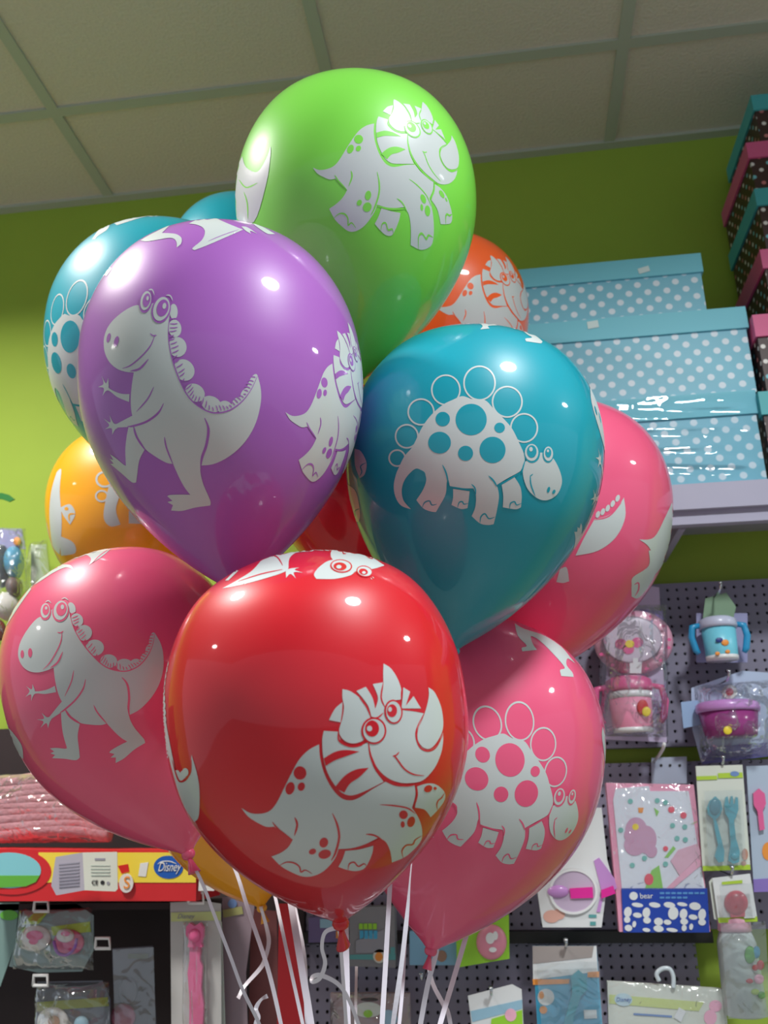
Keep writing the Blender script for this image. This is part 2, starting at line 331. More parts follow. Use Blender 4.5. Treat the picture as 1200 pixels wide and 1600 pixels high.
# artwork: (layer, ink 0 white / 1 latex colour, shape) traced in its own drawing frame
DES = {}
DES['tri'] = ((360, 1020, .29167), 'red', [
 (0,0,F_((60,830,1),(110,858),(170,860),(215,843),(250,800),(290,720),(330,640),(370,570),(420,520),(475,490,1),(480,560),(500,640),(540,720),(590,775),(640,790),(690,775),(760,730),(830,690,1),(880,712),(930,715),(985,705,1),(990,760),(972,830,1),(1005,880),(1025,940),(1022,1000),(985,1050),(930,1095),(865,1122,1),(855,1060),(830,1010),(790,990,1),(720,1025),(650,1045),(580,1050,1),(560,1100),(520,1150),(480,1180),(430,1197),(380,1195),(320,1170),(270,1140),(220,1090,1),(270,1070),(310,1040),(335,1000,1),(290,970),(235,930,1),(190,930),(130,900),(90,870))),
 (0,0,F_((1000,715,1),(1050,700),(1100,705),(1145,745),(1145,790),(1110,840),(1072,880,1),(1040,840),(988,828,1),(998,770))),
 (0,0,F_((615,1060,1),(690,1052),(765,1032,1),(760,1070),(740,1120),(715,1155),(670,1168),(620,1160),(578,1145,1),(600,1105))),
 (0,0,F_((500,418,1),(492,470),(498,560),(520,640),(560,710),(600,750),(650,763),(720,740),(820,690,1),(770,620),(745,540),(738,478,1),(700,495),(650,505),(600,485),(575,422,1))),
 (0,0,F_((528,360,1),(560,300),(600,265,1),(598,310),(590,372,1))),
 (0,0,F_((675,205,1),(725,182,1),(760,240),(775,300,1),(790,240),(762,168,1),(820,158,1),(812,230),(830,300),(800,345),(755,342,1),(740,290),(710,245))),
 (0,0,F_((925,185,1),(962,208,1),(938,285,1),(980,232,1),(1020,298,1),(915,298,1),(922,240))),
 (0,0,F_((600,195,1),(640,205),(690,240),(730,290),(748,340),(740,370),(712,400),(720,450),(700,475),(650,485),(605,465),(582,420),(600,350),(608,290),(600,240))),
 (0,0,F_((820,58,1),(860,85),(895,140),(915,200),(912,250,1),(880,255),(845,265),(820,290),(808,250),(818,180),(818,110))),
 (0,0,F_((820,322,1),(790,345),(760,352),(738,400),(738,480),(755,550),(790,620),(840,668),(900,693),(960,697),(1030,682),(1090,620),(1125,545),(1138,480),(1138,428,1),(1100,500),(1050,520),(1010,490),(995,440),(1010,390),(1037,325,1),(980,314),(910,305,1))),
 (0,0,F_((1060,185,1),(1095,215),(1130,300),(1138,400),(1110,470),(1070,512),(1030,505),(1003,465),(1005,410),(1030,350),(1050,290),(1062,230))),
 (1,1,S_(13,(738,470),(752,555),(795,640),(870,695),(950,710),(1020,695))),
 (1,1,F_((500,565,1),(560,530),(620,520),(690,528,1),(620,553),(560,575),(510,605,1))), (1,1,F_((558,722,1),(610,660),(670,625),(740,615,1),(690,665),(640,700),(610,748,1))),
 (1,1,S_(8,(225,905),(260,945),(330,997))), (1,1,S_(11,(345,880),(358,920),(343,978))), (1,1,S_(12,(546,858),(572,920),(582,990),(562,1070),(540,1112))),
 (1,1,S_(8,(800,812),(880,818),(950,832),(990,862))), (1,1,S_(9,(725,970),(770,976),(815,1002))), (1,1,S_(10,(575,1054),(650,1050),(720,1030),(800,995))),
 (1,1,S_(10,(992,705),(998,760),(980,830))), (1,1,S_(7,(1145,750),(1130,775),(1112,790),(1104,812),(1108,840))),
 (1,1,S_(8,(262,1138),(300,1120),(342,1124),(370,1145),(378,1172),(402,1162),(438,1182))), (1,1,S_(8,(630,1160),(636,1130),(662,1120),(685,1142),(715,1128),(728,1142))),
 (1,1,S_(8,(925,1098),(918,1060),(940,1030),(975,1025),(990,1000),(1022,980))),
 (1,1,E_(373,643,34,36,-10)),(1,1,E_(320,725,24,34,15)),(1,1,E_(380,716,19,23,20)),(1,1,E_(500,1015,23,27,20)),(1,1,E_(440,1063,20,15,-20)),(1,1,E_(505,1077,34,24,-15)),
 (1,1,E_(926,866,23,23)),(1,1,E_(967,904,20,29,20)),(1,1,E_(922,918,11,17)),(1,1,E_(1058,727,23,18,-25)),(1,1,E_(1095,725,9,8)),
 (1,1,S_(9,(1037,322),(1000,398),(994,450),(1015,505),(1055,525),(1100,505),(1138,435))), (1,1,S_(9,(752,345),(730,290),(690,238))),
 (1,1,S_(12,(578,420),(584,470),(640,499),(700,491),(722,462))), (1,1,S_(8,(755,352),(790,346),(818,322))), (1,1,S_(8,(818,158),(807,240),(827,292))), (1,1,S_(7,(915,198),(916,262))),
 (1,1,S_(9,(910,302),(980,308),(1040,320))),
 (1,1,S_(8,(868,552),(885,560),(930,620),(980,650),(1037,657))), (1,1,S_(7,(868,552),(888,547),(903,530))),
 (2,1,E_(767,417,67,72)),(3,0,E_(767,417,57,62)),(4,1,E_(757,405,37,43)),(5,0,E_(743,405,14,15)),
 (2,1,E_(872,316,49,65,-5)),(3,0,E_(872,316,40,56,-5)),(4,1,E_(863,310,27,34)),(5,0,E_(852,303,10,13))])
rings = [(83,623,50,50),(143,487,70,72),(232,335,80,80),(387,198,88,92),(597,155,97,105),(770,272,92,95),(875,435,83,88)]
DES['steg'] = ((600, 560, .25), 'teal',
 [(0,0,('r', 10, e)) for e in rings] + [
 (1,0,F_((130,610),(180,550),(240,430),(300,350),(370,290),(430,260),(490,237),(550,255),(630,262),(680,310),(740,370),(800,440),(840,520),(875,600),(878,640,1),(860,690),(840,712),(770,750),(705,790,1),(718,860),(705,950),(685,1035,1),(650,1040),(600,1030),(548,985,1),(570,930),(575,860),(560,812,1),(480,810),(412,797,1),(400,745,1),(392,780),(385,850),(345,925),(325,960,1),(290,955),(245,935),(203,885,1),(245,820),(265,760),(255,712,1),(205,688),(160,720),(125,770),(112,830),(125,890),(170,942,1),(110,920),(75,870),(62,800),(75,730),(95,680))),
 (1,0,F_((432,815,1),(535,830,1),(530,880),(522,935,1),(480,940),(422,915,1),(432,870))), (1,0,F_((735,790,1),(815,742,1),(850,800),(860,860),(855,930,1),(820,942),(742,930,1),(745,860))),
 (1,0,F_((870,660),(890,640),(930,600),(1010,590),(1060,630),(1100,710),(1110,780),(1080,850),(1020,885),(960,875),(900,820),(870,740))),
 (2,1,S_(9,(882,632),(864,695),(860,720))), (2,1,S_(10,(366,665),(390,720),(405,795))), (2,1,S_(10,(653,733),(685,765),(706,802))), (2,1,S_(9,(546,785),(568,810),(574,850))),
 (2,1,S_(9,(408,800),(480,813),(555,822))),(2,1,S_(9,(705,793),(770,762),(850,712))),(2,1,S_(8,(205,690),(250,712),(258,742))),
 (2,1,S_(9,(240,930),(255,900),(285,890),(300,915),(332,910))),(2,1,S_(8,(460,932),(470,900),(490,895),(500,910),(526,905))),(2,1,S_(9,(600,1027),(605,990),(630,970),(655,1000),(692,990))),(2,1,S_(8,(785,937),(790,905),(815,895),(828,915),(857,905))),
 (2,1,E_(545,383,97,98)),(2,1,E_(368,380,45,45)),(2,1,E_(722,434,33,32)),(2,1,E_(348,527,71,68)),(2,1,E_(510,593,47,47)),(2,1,E_(678,572,81,82)),
 (2,1,S_(8,(913,730),(918,790),(945,862))),(2,1,S_(6,(912,736),(930,722))),(2,1,E_(1027,820,9,19,15)),(2,1,E_(1060,833,9,14,25)),
 (2,1,E_(924,592,50,61)),(3,0,E_(921,588,42,53)),(4,1,E_(921,582,30,39)),(5,0,E_(916,568,11,14)),
 (2,1,E_(1024,600,35,52)),(3,0,E_(1025,596,29,45)),(4,1,E_(1024,590,19,29)),(5,0,E_(1021,578,7,9))])
sc_l = [(472,140,20,38,-20),(510,225,32,44,-30),(560,318,44,50,-20),(638,425,50,52,0),(738,522,46,44,0),(850,550,46,40,0),(935,545,34,36,0),(1000,505,26,40,15),(1032,440,22,38,15),(1052,370,17,50,10)]
back = [(455,170),(475,250),(510,330),(570,420),(650,510),(720,565),(800,590),(880,590),(960,550),(1020,480),(1055,400),(1070,325)]
def back_stripes():
    L = smooth_poly(back, False, 12); out = []; d = 0; last = -10
    for i in range(1, len(L) - 1):
        d += np.linalg.norm(L[i] - L[i - 1])
        if d - last > 21:
            last = d; t = L[i + 1] - L[i - 1]; t /= np.linalg.norm(t); n = np.array([t[1], -t[0]])
            k = .5 + .5 * abs(math.sin(d / 42 * 1.05)); ln = (60 if i < len(L) * .6 else 44) * k
            a = L[i] + n * 7; b = L[i] + n * ln + t * -8; out.append((1, 1, S_(6.5, tuple(a), tuple((a + b) / 2 + t * 2), tuple(b))))
    return out
DES['rex'] = ((10, 920, .21667), 'pinkL',
 [(0,0,E_(e[0], e[1], e[2] * 1.32, e[3] * 1.12, e[4])) for e in sc_l] + back_stripes() + [
 (1,0,F_((240,205),(180,260),(120,350),(90,430),(90,500),(120,560),(170,595),(230,603),(290,590),(342,568,1),(350,640),(365,720),(385,780),(410,830),(430,880),(470,925),(530,965),(600,978),(680,982),(725,970,1),(780,1030),(830,1075),(872,1100,1),(820,1125),(760,1160),(742,1180,1),(780,1190,1),(752,1215,1),(790,1215,1),(788,1255,1),(850,1220),(920,1160),(1000,1110,1),(990,1080),(930,1010),(895,950),(885,910,1),(960,870),(1040,790),(1100,690),(1130,580),(1130,470),(1110,390),(1070,320,1),(1055,400),(1020,480),(960,550),(880,590),(800,590),(720,565),(650,510),(570,420),(510,330),(475,250),(455,170),(420,110),(380,130),(330,150),(290,210))),
 (0,0,F_((395,890,1),(430,880),(530,975,1),(515,1060),(525,1160),(530,1215,1),(500,1235),(420,1225),(330,1220,1),(352,1198,1),(318,1185,1),(345,1173,1),(315,1150,1),(360,1146),(420,1152),(438,1148,1),(410,1050),(398,960))),
 (1,0,F_((430,780,1),(370,850),(318,915,1),(300,935),(318,943,1),(370,908),(440,865,1))),
 (0,0,F_((318,922),(292,925),(255,893,1),(272,935),(220,942,1),(268,957),(246,1003,1),(288,968),(302,1005,1),(314,960),(326,940))),
 (0,0,F_((350,700,1),(290,728),(215,740),(205,725),(190,686,1),(183,725),(143,700,1),(168,738),(138,780,1),(178,762),(181,810,1),(207,757),(280,758),(360,745,1))),
 (2,1,S_(12,(572,652),(555,720),(500,800),(420,872),(388,892))),(2,1,S_(8,(487,588),(470,670),(422,775))),
 (2,1,S_(15,(425,868),(465,925),(545,978))),(2,1,S_(10,(630,838),(660,895),(727,974))),(2,1,S_(16,(833,638),(872,690),(885,780),(880,860),(888,922))),
 (2,1,S_(8,(455,165),(475,250),(510,330),(570,420),(650,510),(720,565),(800,591),(880,591),(960,551),(1020,481),(1055,401),(1070,325))),
 (2,1,E_(117,472,12,29)),(2,1,E_(174,462,15,33)),(2,1,S_(8,(403,305),(395,380),(360,460),(310,540),(265,582))),(2,1,S_(7,(368,314),(392,318),(414,306))),(2,1,S_(12,(408,455),(372,530),(318,572))),
 (3,1,E_(284,166,41,62,5)),(4,0,E_(284,160,33,53,5)),(5,1,E_(288,155,23,38,5)),(6,0,E_(292,143,8,12)),
 (3,1,E_(393,163,59,78,12)),(4,0,E_(394,158,50,70,12)),(5,1,E_(400,150,36,49,12)),(6,0,E_(408,135,12,17)),
 (2,0,S_(7,(283,98),(305,88),(326,106))),(2,0,S_(7,(398,76),(425,68),(448,86)))])
DES['ptero'] = ((330, 840, .24167), 'red', [
 (0,0,F_((72,330,1),(180,270),(270,210),(345,122,1),(440,90),(560,62),(680,56),(770,68,1),(775,80,1),(690,72),(600,78),(540,103),(505,140),(500,200,1),(470,225),(350,265),(200,305))),
 (0,0,F_((488,210),(520,200),(570,195,1),(540,210),(595,228,1),(535,226),(548,265,1),(512,236),(485,262,1),(483,225))),
 (0,0,F_((780,145,1),(772,105),(790,78),(860,78),(950,95),(1040,130),(1120,182,1),(1040,205),(940,218),(900,245),(800,268),(680,268,1),(665,240),(690,200),(740,160))),
 (1,1,S_(8,(385,112),(430,130),(463,182))),(1,1,S_(7,(175,285),(320,238),(462,208))),(1,1,S_(8,(768,62),(768,120),(785,148))),(1,1,S_(7,(850,88),(855,105),(872,105))),(1,1,E_(1025,130,22,7,20)),
 (2,1,E_(840,187,71,43,5)),(3,0,E_(840,187,62,36,5)),(4,1,E_(832,192,42,26,5)),(5,0,E_(825,195,17,12)),
 (2,1,E_(990,222,53,37,12)),(3,0,E_(990,222,46,30,12)),(4,1,E_(982,226,29,20,12)),(5,0,E_(985,232,12,9)),
 (1,0,S_(4,(1030,262),(1040,272))),(1,0,S_(4,(1042,255),(1052,266)))])
# loose pieces of artwork that wrap round the rim, traced on their own balloon
FREE = {
'purple': [((210,320,.19167),[(0,0,F_((50,292,1),(120,250),(250,185),(285,172,1),(225,232,1),(300,235),(350,245),(385,275),(380,320),(345,350,1),(345,310),(325,280),(280,272),(200,285),(100,300))),
   (0,0,F_((445,155,1),(520,120),(630,95,1),(750,150),(885,205,1),(750,265),(600,330),(490,372,1),(475,355),(550,290),(575,230),(560,190),(510,165))),
   (0,0,F_((872,178,1),(920,185),(1000,237,1),(945,215),(950,238,1),(905,212))),(0,0,F_((950,145,1),(1050,185),(1145,240,1),(1090,240),(1030,205))),(1,1,S_(5,(600,300),(720,250),(850,205)))]),
   ((50,310,.4583),[(0,0,F_((262,235,1),(272,240),(255,265,1),(246,262,1)))])],
'pinkL': [((0,840,.3125),[(0,0,F_((345,88,1),(440,47),(572,42,1),(510,95),(445,138,1),(455,105),(420,85))),(0,0,F_((150,248,1),(240,165),(300,138),(350,138),(368,160,1),(330,150),(270,175),(200,220))),
   (0,0,F_((25,430,1),(80,345),(150,252,1),(158,256,1),(92,350),(35,438,1))),(0,0,F_((25,930,1),(70,980),(110,1040),(118,1105,1),(70,1080),(40,1020))),(1,1,S_(4,(460,130),(500,90),(550,55)))])],
'tealL': [((50,310,.4583),[(0,0,F_((205,140,1),(235,95,1),(265,92,1),(255,108),(225,128),(215,140,1))),(0,0,F_((280,85,1),(380,55),(430,57,1),(380,64),(290,92,1))),])],
'teal': [((530,490,.3583),[(0,0,F_((610,42,1),(680,38),(690,52,1),(650,55),(656,66,1),(615,70,1),(625,55))),(0,0,F_((760,38,1),(830,80),(882,118),(880,131,1),(815,122,1),(812,110),(840,105),(815,88))),
   (0,0,F_((68,590,1),(95,600),(120,650),(112,700),(90,718,1),(70,660))),(1,1,S_(5,(118,650),(95,665),(100,690),(90,710))),(0,0,F_((38,745,1),(75,780),(92,870),(85,908,1),(60,905,1))),(1,1,S_(5,(90,850),(70,860),(72,885)))])],
'green': [((350,90,.35),[(0,0,F_((208,395,1),(208,440),(190,560),(135,732),(60,720),(46,640),(60,500),(82,440,1),(100,490),(150,510),(190,450))),(1,1,S_(6,(68,545),(100,580),(150,560))),(1,1,S_(5,(90,600),(105,650),(108,720)))])],
'red': [((250,840,.40833),[(0,0,F_((122,830,1),(150,940),(150,1060),(132,1088,1),(85,1010),(45,880),(22,760),(14,640,1),(30,740),(58,880),(75,935),(112,915))),
   (1,1,S_(6,(48,850),(75,930),(115,905),(122,850)))] + [(0,0,E_(10 + .55 * (i ** 1.35), 480 + 27 * i, 6, 14)) for i in range(14)] + [(0,0,E_(66+8*i, 905+ 10*math.sin(i), 12, 16)) for i in range(5)]),
   ((250,840,.40833),[(0,0,F_((250,165,1),(290,125,1),(300,128,1),(262,165,1)))])],
'pinkUR': [((780,360,.35),[(0,0,F_((556,1192,1),(562,1280),(520,1370),(440,1430),(340,1452,1),(380,1370),(425,1290,1),(490,1270),(535,1225))),(1,1,S_(6,(425,1292),(490,1275),(545,1215))),
   (0,0,F_((625,1380,1),(690,1370),(740,1280),(770,1215,1),(785,1300),(760,1420),(735,1480),(700,1530),(670,1540,1),(690,1470),(665,1410)))] + [(1,0,E_(440+22*i, 1268-10*i-2*i*i, 9, 16, 20)) for i in range(5)]),
   ((880,860,.26667),[(0,0,F_((500,0,1),(610,-5,1),(520,175),(445,275),(400,270,1),(400,200),(410,155),(500,90))),(1,1,S_(8,(415,200),(440,190),(440,230),(420,265))),(0,0,F_((-20,110,1),(20,100),(35,180,1),(0,190),(-40,185,1)))])],
'pinkLR': [((600,960,.3374),[(0,0,F_((605,42,1),(650,68),(740,98),(820,150),(862,200),(885,228,1),(850,205),(845,235),(872,270),(877,290,1),(820,286,1),(815,258),(835,245),(780,180),(720,122),(680,102),(690,140),(708,165,1),(640,172,1),(638,155),(660,145),(620,100))),
   (0,0,F_((1012,520,1),(1030,600),(1026,720,1),(1018,640),(1008,560)))])],
'yellow': [((50,310,.4583),[(0,0,F_((84,935,1),(100,925),(95,1000),(102,1100),(95,1215,1),(70,1180),(60,1080),(66,1000))),(0,0,F_((95,1055,1),(130,1043),(148,1075),(130,1112,1),(110,1085))),(0,0,F_((92,1150,1),(140,1172),(148,1208),(100,1218,1))),(1,1,E_(118,1058,7,6)),(1,1,S_(6,(148,1075),(128,1078),(128,1100))),
   (0,0,F_((262,980,1),(300,1000),(286,1060),(302,1112,1),(265,1117),(244,1080))),(0,0,('r',7,(248,958,28,25))),(0,0,('r',6,(238,1015,20,18))),(0,0,F_((330,1065,1),(352,1070,1),(385,1110,1),(330,1108,1)))])],
}
# design, balloon, two drawing points and where the photo shows them
PLACE = [('tri','red',None),('steg','teal',None),('rex','pinkL',None),('ptero','red',None),
 ('rex','purple',((100,470),(167,525),(1070,325),(402,588))),
 ('tri','purple',((60,830),(446,644),(400,1190),(490,749))),
 ('tri','green',((60,830),(489,262),(1060,190),(705,212))),
 ('tri','orange',((373,643),(735,447),(767,417),(789,436))),
 ('steg','tealL',((597,155),(119,466),(348,527),(88,567))),
 ('steg','pinkLR',((1035,825),(886,1298),(348,527),(745,1217))),
 ('rex','teal',((175,745),(936,716),(330,1190),(902,826)))]
INK = mat('white_balloon_ink', (194, 200, 199), .36, .5, coat=.35, coatr=.08)
LATEX = {}
def latex(name, rgb): LATEX[name] = mat(name, rgb, .42, .38, coat=.85, coatr=.055, trans=.12); return LATEX[name]
def exp_dirs(q, c, t, b, s):
    """drawing coordinates (radians) wrapped round the balloon about direction c"""
    r = np.hypot(q[:, 0], q[:, 1]) + 1e-12; a = r * s
    return np.cos(a)[:, None] * c + (np.sin(a) / r)[:, None] * (q[:, :1] * t + q[:, 1:] * b)
def outline(sh):
    if sh[0] == 'e': return ellipse(*sh[1:5], sh[5] if len(sh) > 5 else 0)
    if sh[0] == 'f': return smooth_poly(sh[1], True, 5)
def tri_of(sh, step):
    if sh[0] in 'ef': return fill(outline(sh), step)
    if sh[0] == 'r':
        e = ellipse(*sh[2], 0, 48); return stroke([tuple(p) for p in e], sh[1], True, False, False)
    return stroke(sh[2], sh[1])
SH = {k: Shape(k) for k in BAL}
def design(key):
    (ox, oy, s), src, items = DES[key]; S = SH[src]; out = []
    allv = []
    for L, ink, sh in items:
        v, f = tri_of(sh, 30); allv.append(v); out.append([L, ink, v, f])
    A = np.concatenate(allv); D = S.hit(A * s + (ox, oy)); c = D.mean(0); c /= np.linalg.norm(c)
    t = np.cross((0, 0, 1), c); t /= np.linalg.norm(t); b = np.cross(c, t)
    def flat(D):
        w = np.arccos(np.clip(D @ c, -1, 1)); p = np.stack([D @ t, D @ b], 1); n = np.linalg.norm(p, axis=1) + 1e-12; return p / n[:, None] * w[:, None]
    Q = flat(D); i = 0
    for o in out: o.append(Q[i:i + len(o[2])]); o.append(D[i:i + len(o[2])]); i += len(o[2])
    pts = lambda P: flat(S.hit(np.array(P, float) * s + (ox, oy)))
    return out, (c, t, b), pts
DESC = {k: design(k) for k in DES}
def add_print(mb, S, dirs, f, L, ink):
    T = []
    for q in f: T += [(q[0], q[i], q[i + 1]) for i in range(1, len(q) - 1)]
    V = [d for d in dirs]
    for _ in range(4):          # keep every facet small enough to hug the curved latex
        mid = {}; N = []; more = False
        def half(a, b):
            k = (min(a, b), max(a, b))
            if k not in mid: m = V[a] + V[b]; V.append(m / np.linalg.norm(m)); mid[k] = len(V) - 1
            return mid[k]
        for (a, b, c) in T:
            lens = [float(np.abs(V[x] - V[y]).sum()) for x, y in ((a, b), (b, c), (c, a))]; i = int(np.argmax(lens))
            if lens[i] > .075:
                if i == 1: a, b, c = b, c, a
                elif i == 2: a, b, c = c, a, b
                m = half(a, b); N += [(a, m, c), (m, b, c)]; more = True
            else: N.append((a, b, c))
        T = N
        if not more: break
    f = T; dirs = np.array(V)
    mb.add(S.pt(dirs, .00022 + .00014 * L), f, ink)
def fill_prints(key, mb):
    S = SH[key]
    for pl in PLACE:
        if pl[1] != key: continue
        out, (c, t, b), flat = DESC[pl[0]]
        if pl[2] is None:
            for o in out: add_print(mb, S, o[5], o[3], o[0], 1 if o[1] == 0 else 0)
            continue
        a0, u0, a1, u1 = pl[2]; q = flat([a0, a1]); H = S.hit([u0, u1]); ang = math.acos(np.clip(H[0] @ H[1], -1, 1))
        lo, hi = .3, 2.5
        for _ in range(40):
            m = (lo + hi) / 2; d = exp_dirs(q, c, t, b, m)
            if math.acos(np.clip(d[0] @ d[1], -1, 1)) < ang: lo = m
            else: hi = m
        s = (lo + hi) / 2; d = exp_dirs(q, c, t, b, s)
        def fr(x, y): z = np.cross(x, y); z /= np.linalg.norm(z); return np.stack([x, z, np.cross(x, z)], 1)
        R = fr(H[0], H[1]) @ fr(d[0], d[1]).T
        print('PRINT', pl[0], key, 'scale', round(s, 3))
        for o in out: add_print(mb, S, exp_dirs(o[4], c, t, b, s) @ R.T, o[3], o[0], 1 if o[1] == 0 else 0)
    for (ox, oy, s), items in FREE.get(key, []):
        for L, ink, sh in items:
            v, f = tri_of(sh, 5 / (s * .6)); D = S.hit(v * s + (ox, oy)); add_print(mb, S, D, f, L + .5, 1 if ink == 0 else 0)
NT, NP = 110, 144
KNOT = {}
def balloon(key, m, label, knot_m=None):
    S = SH[key]; th = np.linspace(0, math.pi - .022, NT + 1)[1:]; v = [S.pt(S.A[None])[0]]; f = []
    for a in th:
        for j in range(NP):
            p = 2 * math.pi * j / NP; d = math.cos(a) * S.A + math.sin(a) * (math.cos(p) * S.t + math.sin(p) * S.b); v.append(S.pt(d[None])[0])
    for j in range(NP): f.append((0, 1 + j, 1 + (j + 1) % NP))
    for i in range(NT - 1):
        for j in range(NP): a = 1 + i * NP; f.append((a + j, a + NP + j, a + NP + (j + 1) % NP, a + (j + 1) % NP))
    tip = S.C - S.A * S.R * 1.40 * S.e; root = thing('balloon', tip - S.A * .02, label, 'balloon', 'printed party balloons in the bunch')
    mb = MB().add(v, f, 0); fill_prints(key, mb)
    me = mb.build('printed_body', [m, INK], root, True)
    kn = MB().lathe([(.006, .0040), (.002, .0058), (-.001, .0066), (-.004, .0058), (-.006, .0036)], tip, S.A, 20, sx=1.1).build('knot', m, root, True)
    MB().lathe([(-.005, .0034), (-.009, .0046), (-.014, .0068), (-.019, .0095), (-.020, .0099), (-.0198, .009), (-.014, .0058), (-.009, .003)], tip, S.A, 24, sx=.55).build('neck', m, root, True)
    KNOT[key] = tip - S.A * .004
    return root
balloon('red', latex('red_latex', (214, 14, 36)), 'large red balloon in front with a white three-horned dinosaur print')
balloon('purple', latex('purple_latex', (170, 98, 190)), 'purple balloon with a white long-tailed upright dinosaur print')
balloon('teal', latex('teal_latex', (0, 158, 178)), 'teal balloon in front with a complete spotted, plate-backed dinosaur print')
balloon('green', latex('green_latex', (132, 226, 78)), 'lime green balloon, topmost of the bunch')
balloon('pinkL', latex('pink_latex', (240, 90, 132)), 'pink balloon leaning left, beside the large red one, upright dinosaur print')
balloon('pinkLR', LATEX['pink_latex'], 'pink balloon below the teal one, lowest at the right of the bunch')
balloon('pinkUR', LATEX['pink_latex'], 'pink balloon half hidden behind the right side of the teal balloon')
balloon('tealL', LATEX['teal_latex'], 'teal balloon half hidden behind the left side of the purple balloon')
balloon('tealB', LATEX['teal_latex'], 'teal balloon of which only the crown shows left of the green balloon')
balloon('orange', latex('orange_latex', (255, 100, 36)), 'orange balloon peeping out behind the green balloon, above the teal one')
balloon('yellow', latex('yellow_latex', (250, 172, 20)), 'yellow balloon behind the purple one, above the left pink balloon')
balloon('redB', LATEX['red_latex'], 'red balloon deep in the bunch, seen between purple and teal balloons')
balloon('orangeB', LATEX['yellow_latex'], 'yellow balloon hidden behind the large red one, its knot below left')
# ------------------------------------------------------------------ wall shelf with gift boxes
shelf_m = mat('grey_shelf_metal', (168, 164, 186), .45, noise=.04, nscale=20)
blue_lid = mat('aqua_paper', (112, 196, 214), .5); blue_dot = dots('aqua_polka_paper', (112, 184, 206), (214, 226, 236), .0245, .0062)
pink_lid = mat('pink_paper', (214, 92, 140), .5); teal_lid = mat('turquoise_paper', (70, 170, 176), .5)
brown_dot = dots('brown_polka_paper', (62, 38, 36), (225, 220, 215), .021, .0042, dots2=[(120, 190, 200), (196, 120, 120)])
def Z(u, v, y=1.50): return at(u, v, y)[2]
def Xx(u, v, y=1.50): return at(u, v, y)[0]
YS = 1.50; zs = Z(1190, 757)
t = thing('wall_shelf', (.3, 1.6, zs - .07), 'grey metal shelf on the lime wall carrying the gift boxes', 'shelf')
MB().box((-.25, YS - .02, zs - .012), (1.1, D, zs)).build('shelf_board', shelf_m, t)
MB().box((-.25, YS - .026, zs - .045), (1.1, YS - .014, zs)).box((-.25, YS - .014, zs - .068), (1.1, YS + .004, zs - .012)).build('front_rail', shelf_m, t)
for x in (-.2, .32, .9): MB().box((x - .006, YS + .02, zs - .065), (x + .006, D, zs - .012)).build('bracket', shelf_m, t)
def giftbox(x0, x1, y0, y1, z0, z1, zl, bm, lm, label, group, lidextra=None):
    t = thing('gift_box', ((x0 + x1) / 2, (y0 + y1) / 2, z0), label, 'box', group); o = .004
    MB().box((x0 + o, y0 + o, z0), (x1 - o, y1 - o, z1 - .003)).build('body', bm, t)
    MB().box((x0, y0, zl), (x1, y1, z1)).build('lid', lm, t)
    return t
z1t, z1l, z2t, z2l, z3t, z3l = Z(1095, 395), Z(1098, 424), Z(1165, 480), Z(1168, 513), Z(1178, 612), Z(1183, 648)
x1r, x2r, x3r = Xx(1097, 410), Xx(1167, 500), Xx(1181, 630)
G = 'blue polka dot gift boxes on the wall shelf'
g1 = giftbox(x1r - .40, x1r, YS, 1.70, z2t, z1t, z1l, blue_dot, blue_lid, 'light blue dotted gift box on top of the blue stack', G)
decal('price_sticker', [[(996, 420), (1013, 415), (1016, 423), (999, 428)]], YS - .001, mat('sticker_paper', (205, 225, 225), .5), g1)
g2 = giftbox(x2r - .46, x2r, YS - .004, 1.705, z3t, z2t, z2l, blue_dot, blue_lid, 'light blue dotted gift box in the middle of the blue stack', G)
decal('price_sticker', [[(917, 503), (934, 500), (936, 511), (919, 514)]], YS - .005, mat('sticker_paper', (205, 225, 225), .5), g2)
g3 = giftbox(x3r - .50, x3r, YS - .008, 1.71, zs, z3t, z3l, blue_dot, blue_lid, 'light blue dotted gift box at the bottom, wrapped in clear film', G)
film_m = film('crinkled_wrap', (.96, .99, 1), .06, .04, .8, 12)
nx, nz = 60, 26; vs = []; fs = []; wy = YS - .012
for j in range(nz + 1):
    for i in range(nx + 1):
        a, b = i / nx, j / nz; e = min(1, 6 * min(a, 1 - a, b, 1 - b))
        vs.append((x3r - .502 + a * .503, wy - e * (.003 + .0035 * math.sin(9 * a + 14 * b + 2 * math.sin(5 * b)) + .003 * math.sin(31 * b + 6 * a)), zs + .001 + b * (z3t - zs - .003)))
for j in range(nz):
    for i in range(nx): q = j * (nx + 1) + i; fs.append((q, q + 1, q + nx + 2, q + nx + 1))
obj('film_wrap', vs, fs, film_m, g3, True)
G = 'brown dotted gift boxes at the right edge'
spec = [((1173, 149), (1176, 172), teal_lid, 'brown dotted gift box with turquoise lid, highest of the right stack'),
        ((1165, 223), (1167, 247), pink_lid, 'brown dotted gift box with pink lid, second from the top of the right stack'),
        ((1178, 295), (1183, 321), teal_lid, 'brown dotted gift box with turquoise lid below the uppermost pink lidded one'),
        ((1187, 390), (1194, 419), pink_lid, 'brown dotted gift box, pink lid, between second turquoise lid and lowest pink lid'),
        ((1175, 492), (1179, 526), pink_lid, 'brown dotted gift box with pink lid beside the middle blue box'),
        ((1184, 612), (1186, 648), teal_lid, 'brown dotted gift box with turquoise lid standing on the wall shelf')]
for i, (c, l, lm, lab) in enumerate(spec):
    y = 1.487 if i < 4 else 1.478; p = at(*c, y); zl = at(*l, y)[2]; zb = at(*spec[i + 1][0], 1.487 if i + 1 < 4 else 1.478)[2] if i < 5 else zs
    giftbox(p[0], p[0] + .30 + .01 * (i % 3), y, 1.702, zb, p[2], zl, brown_dot, lm, lab, G)
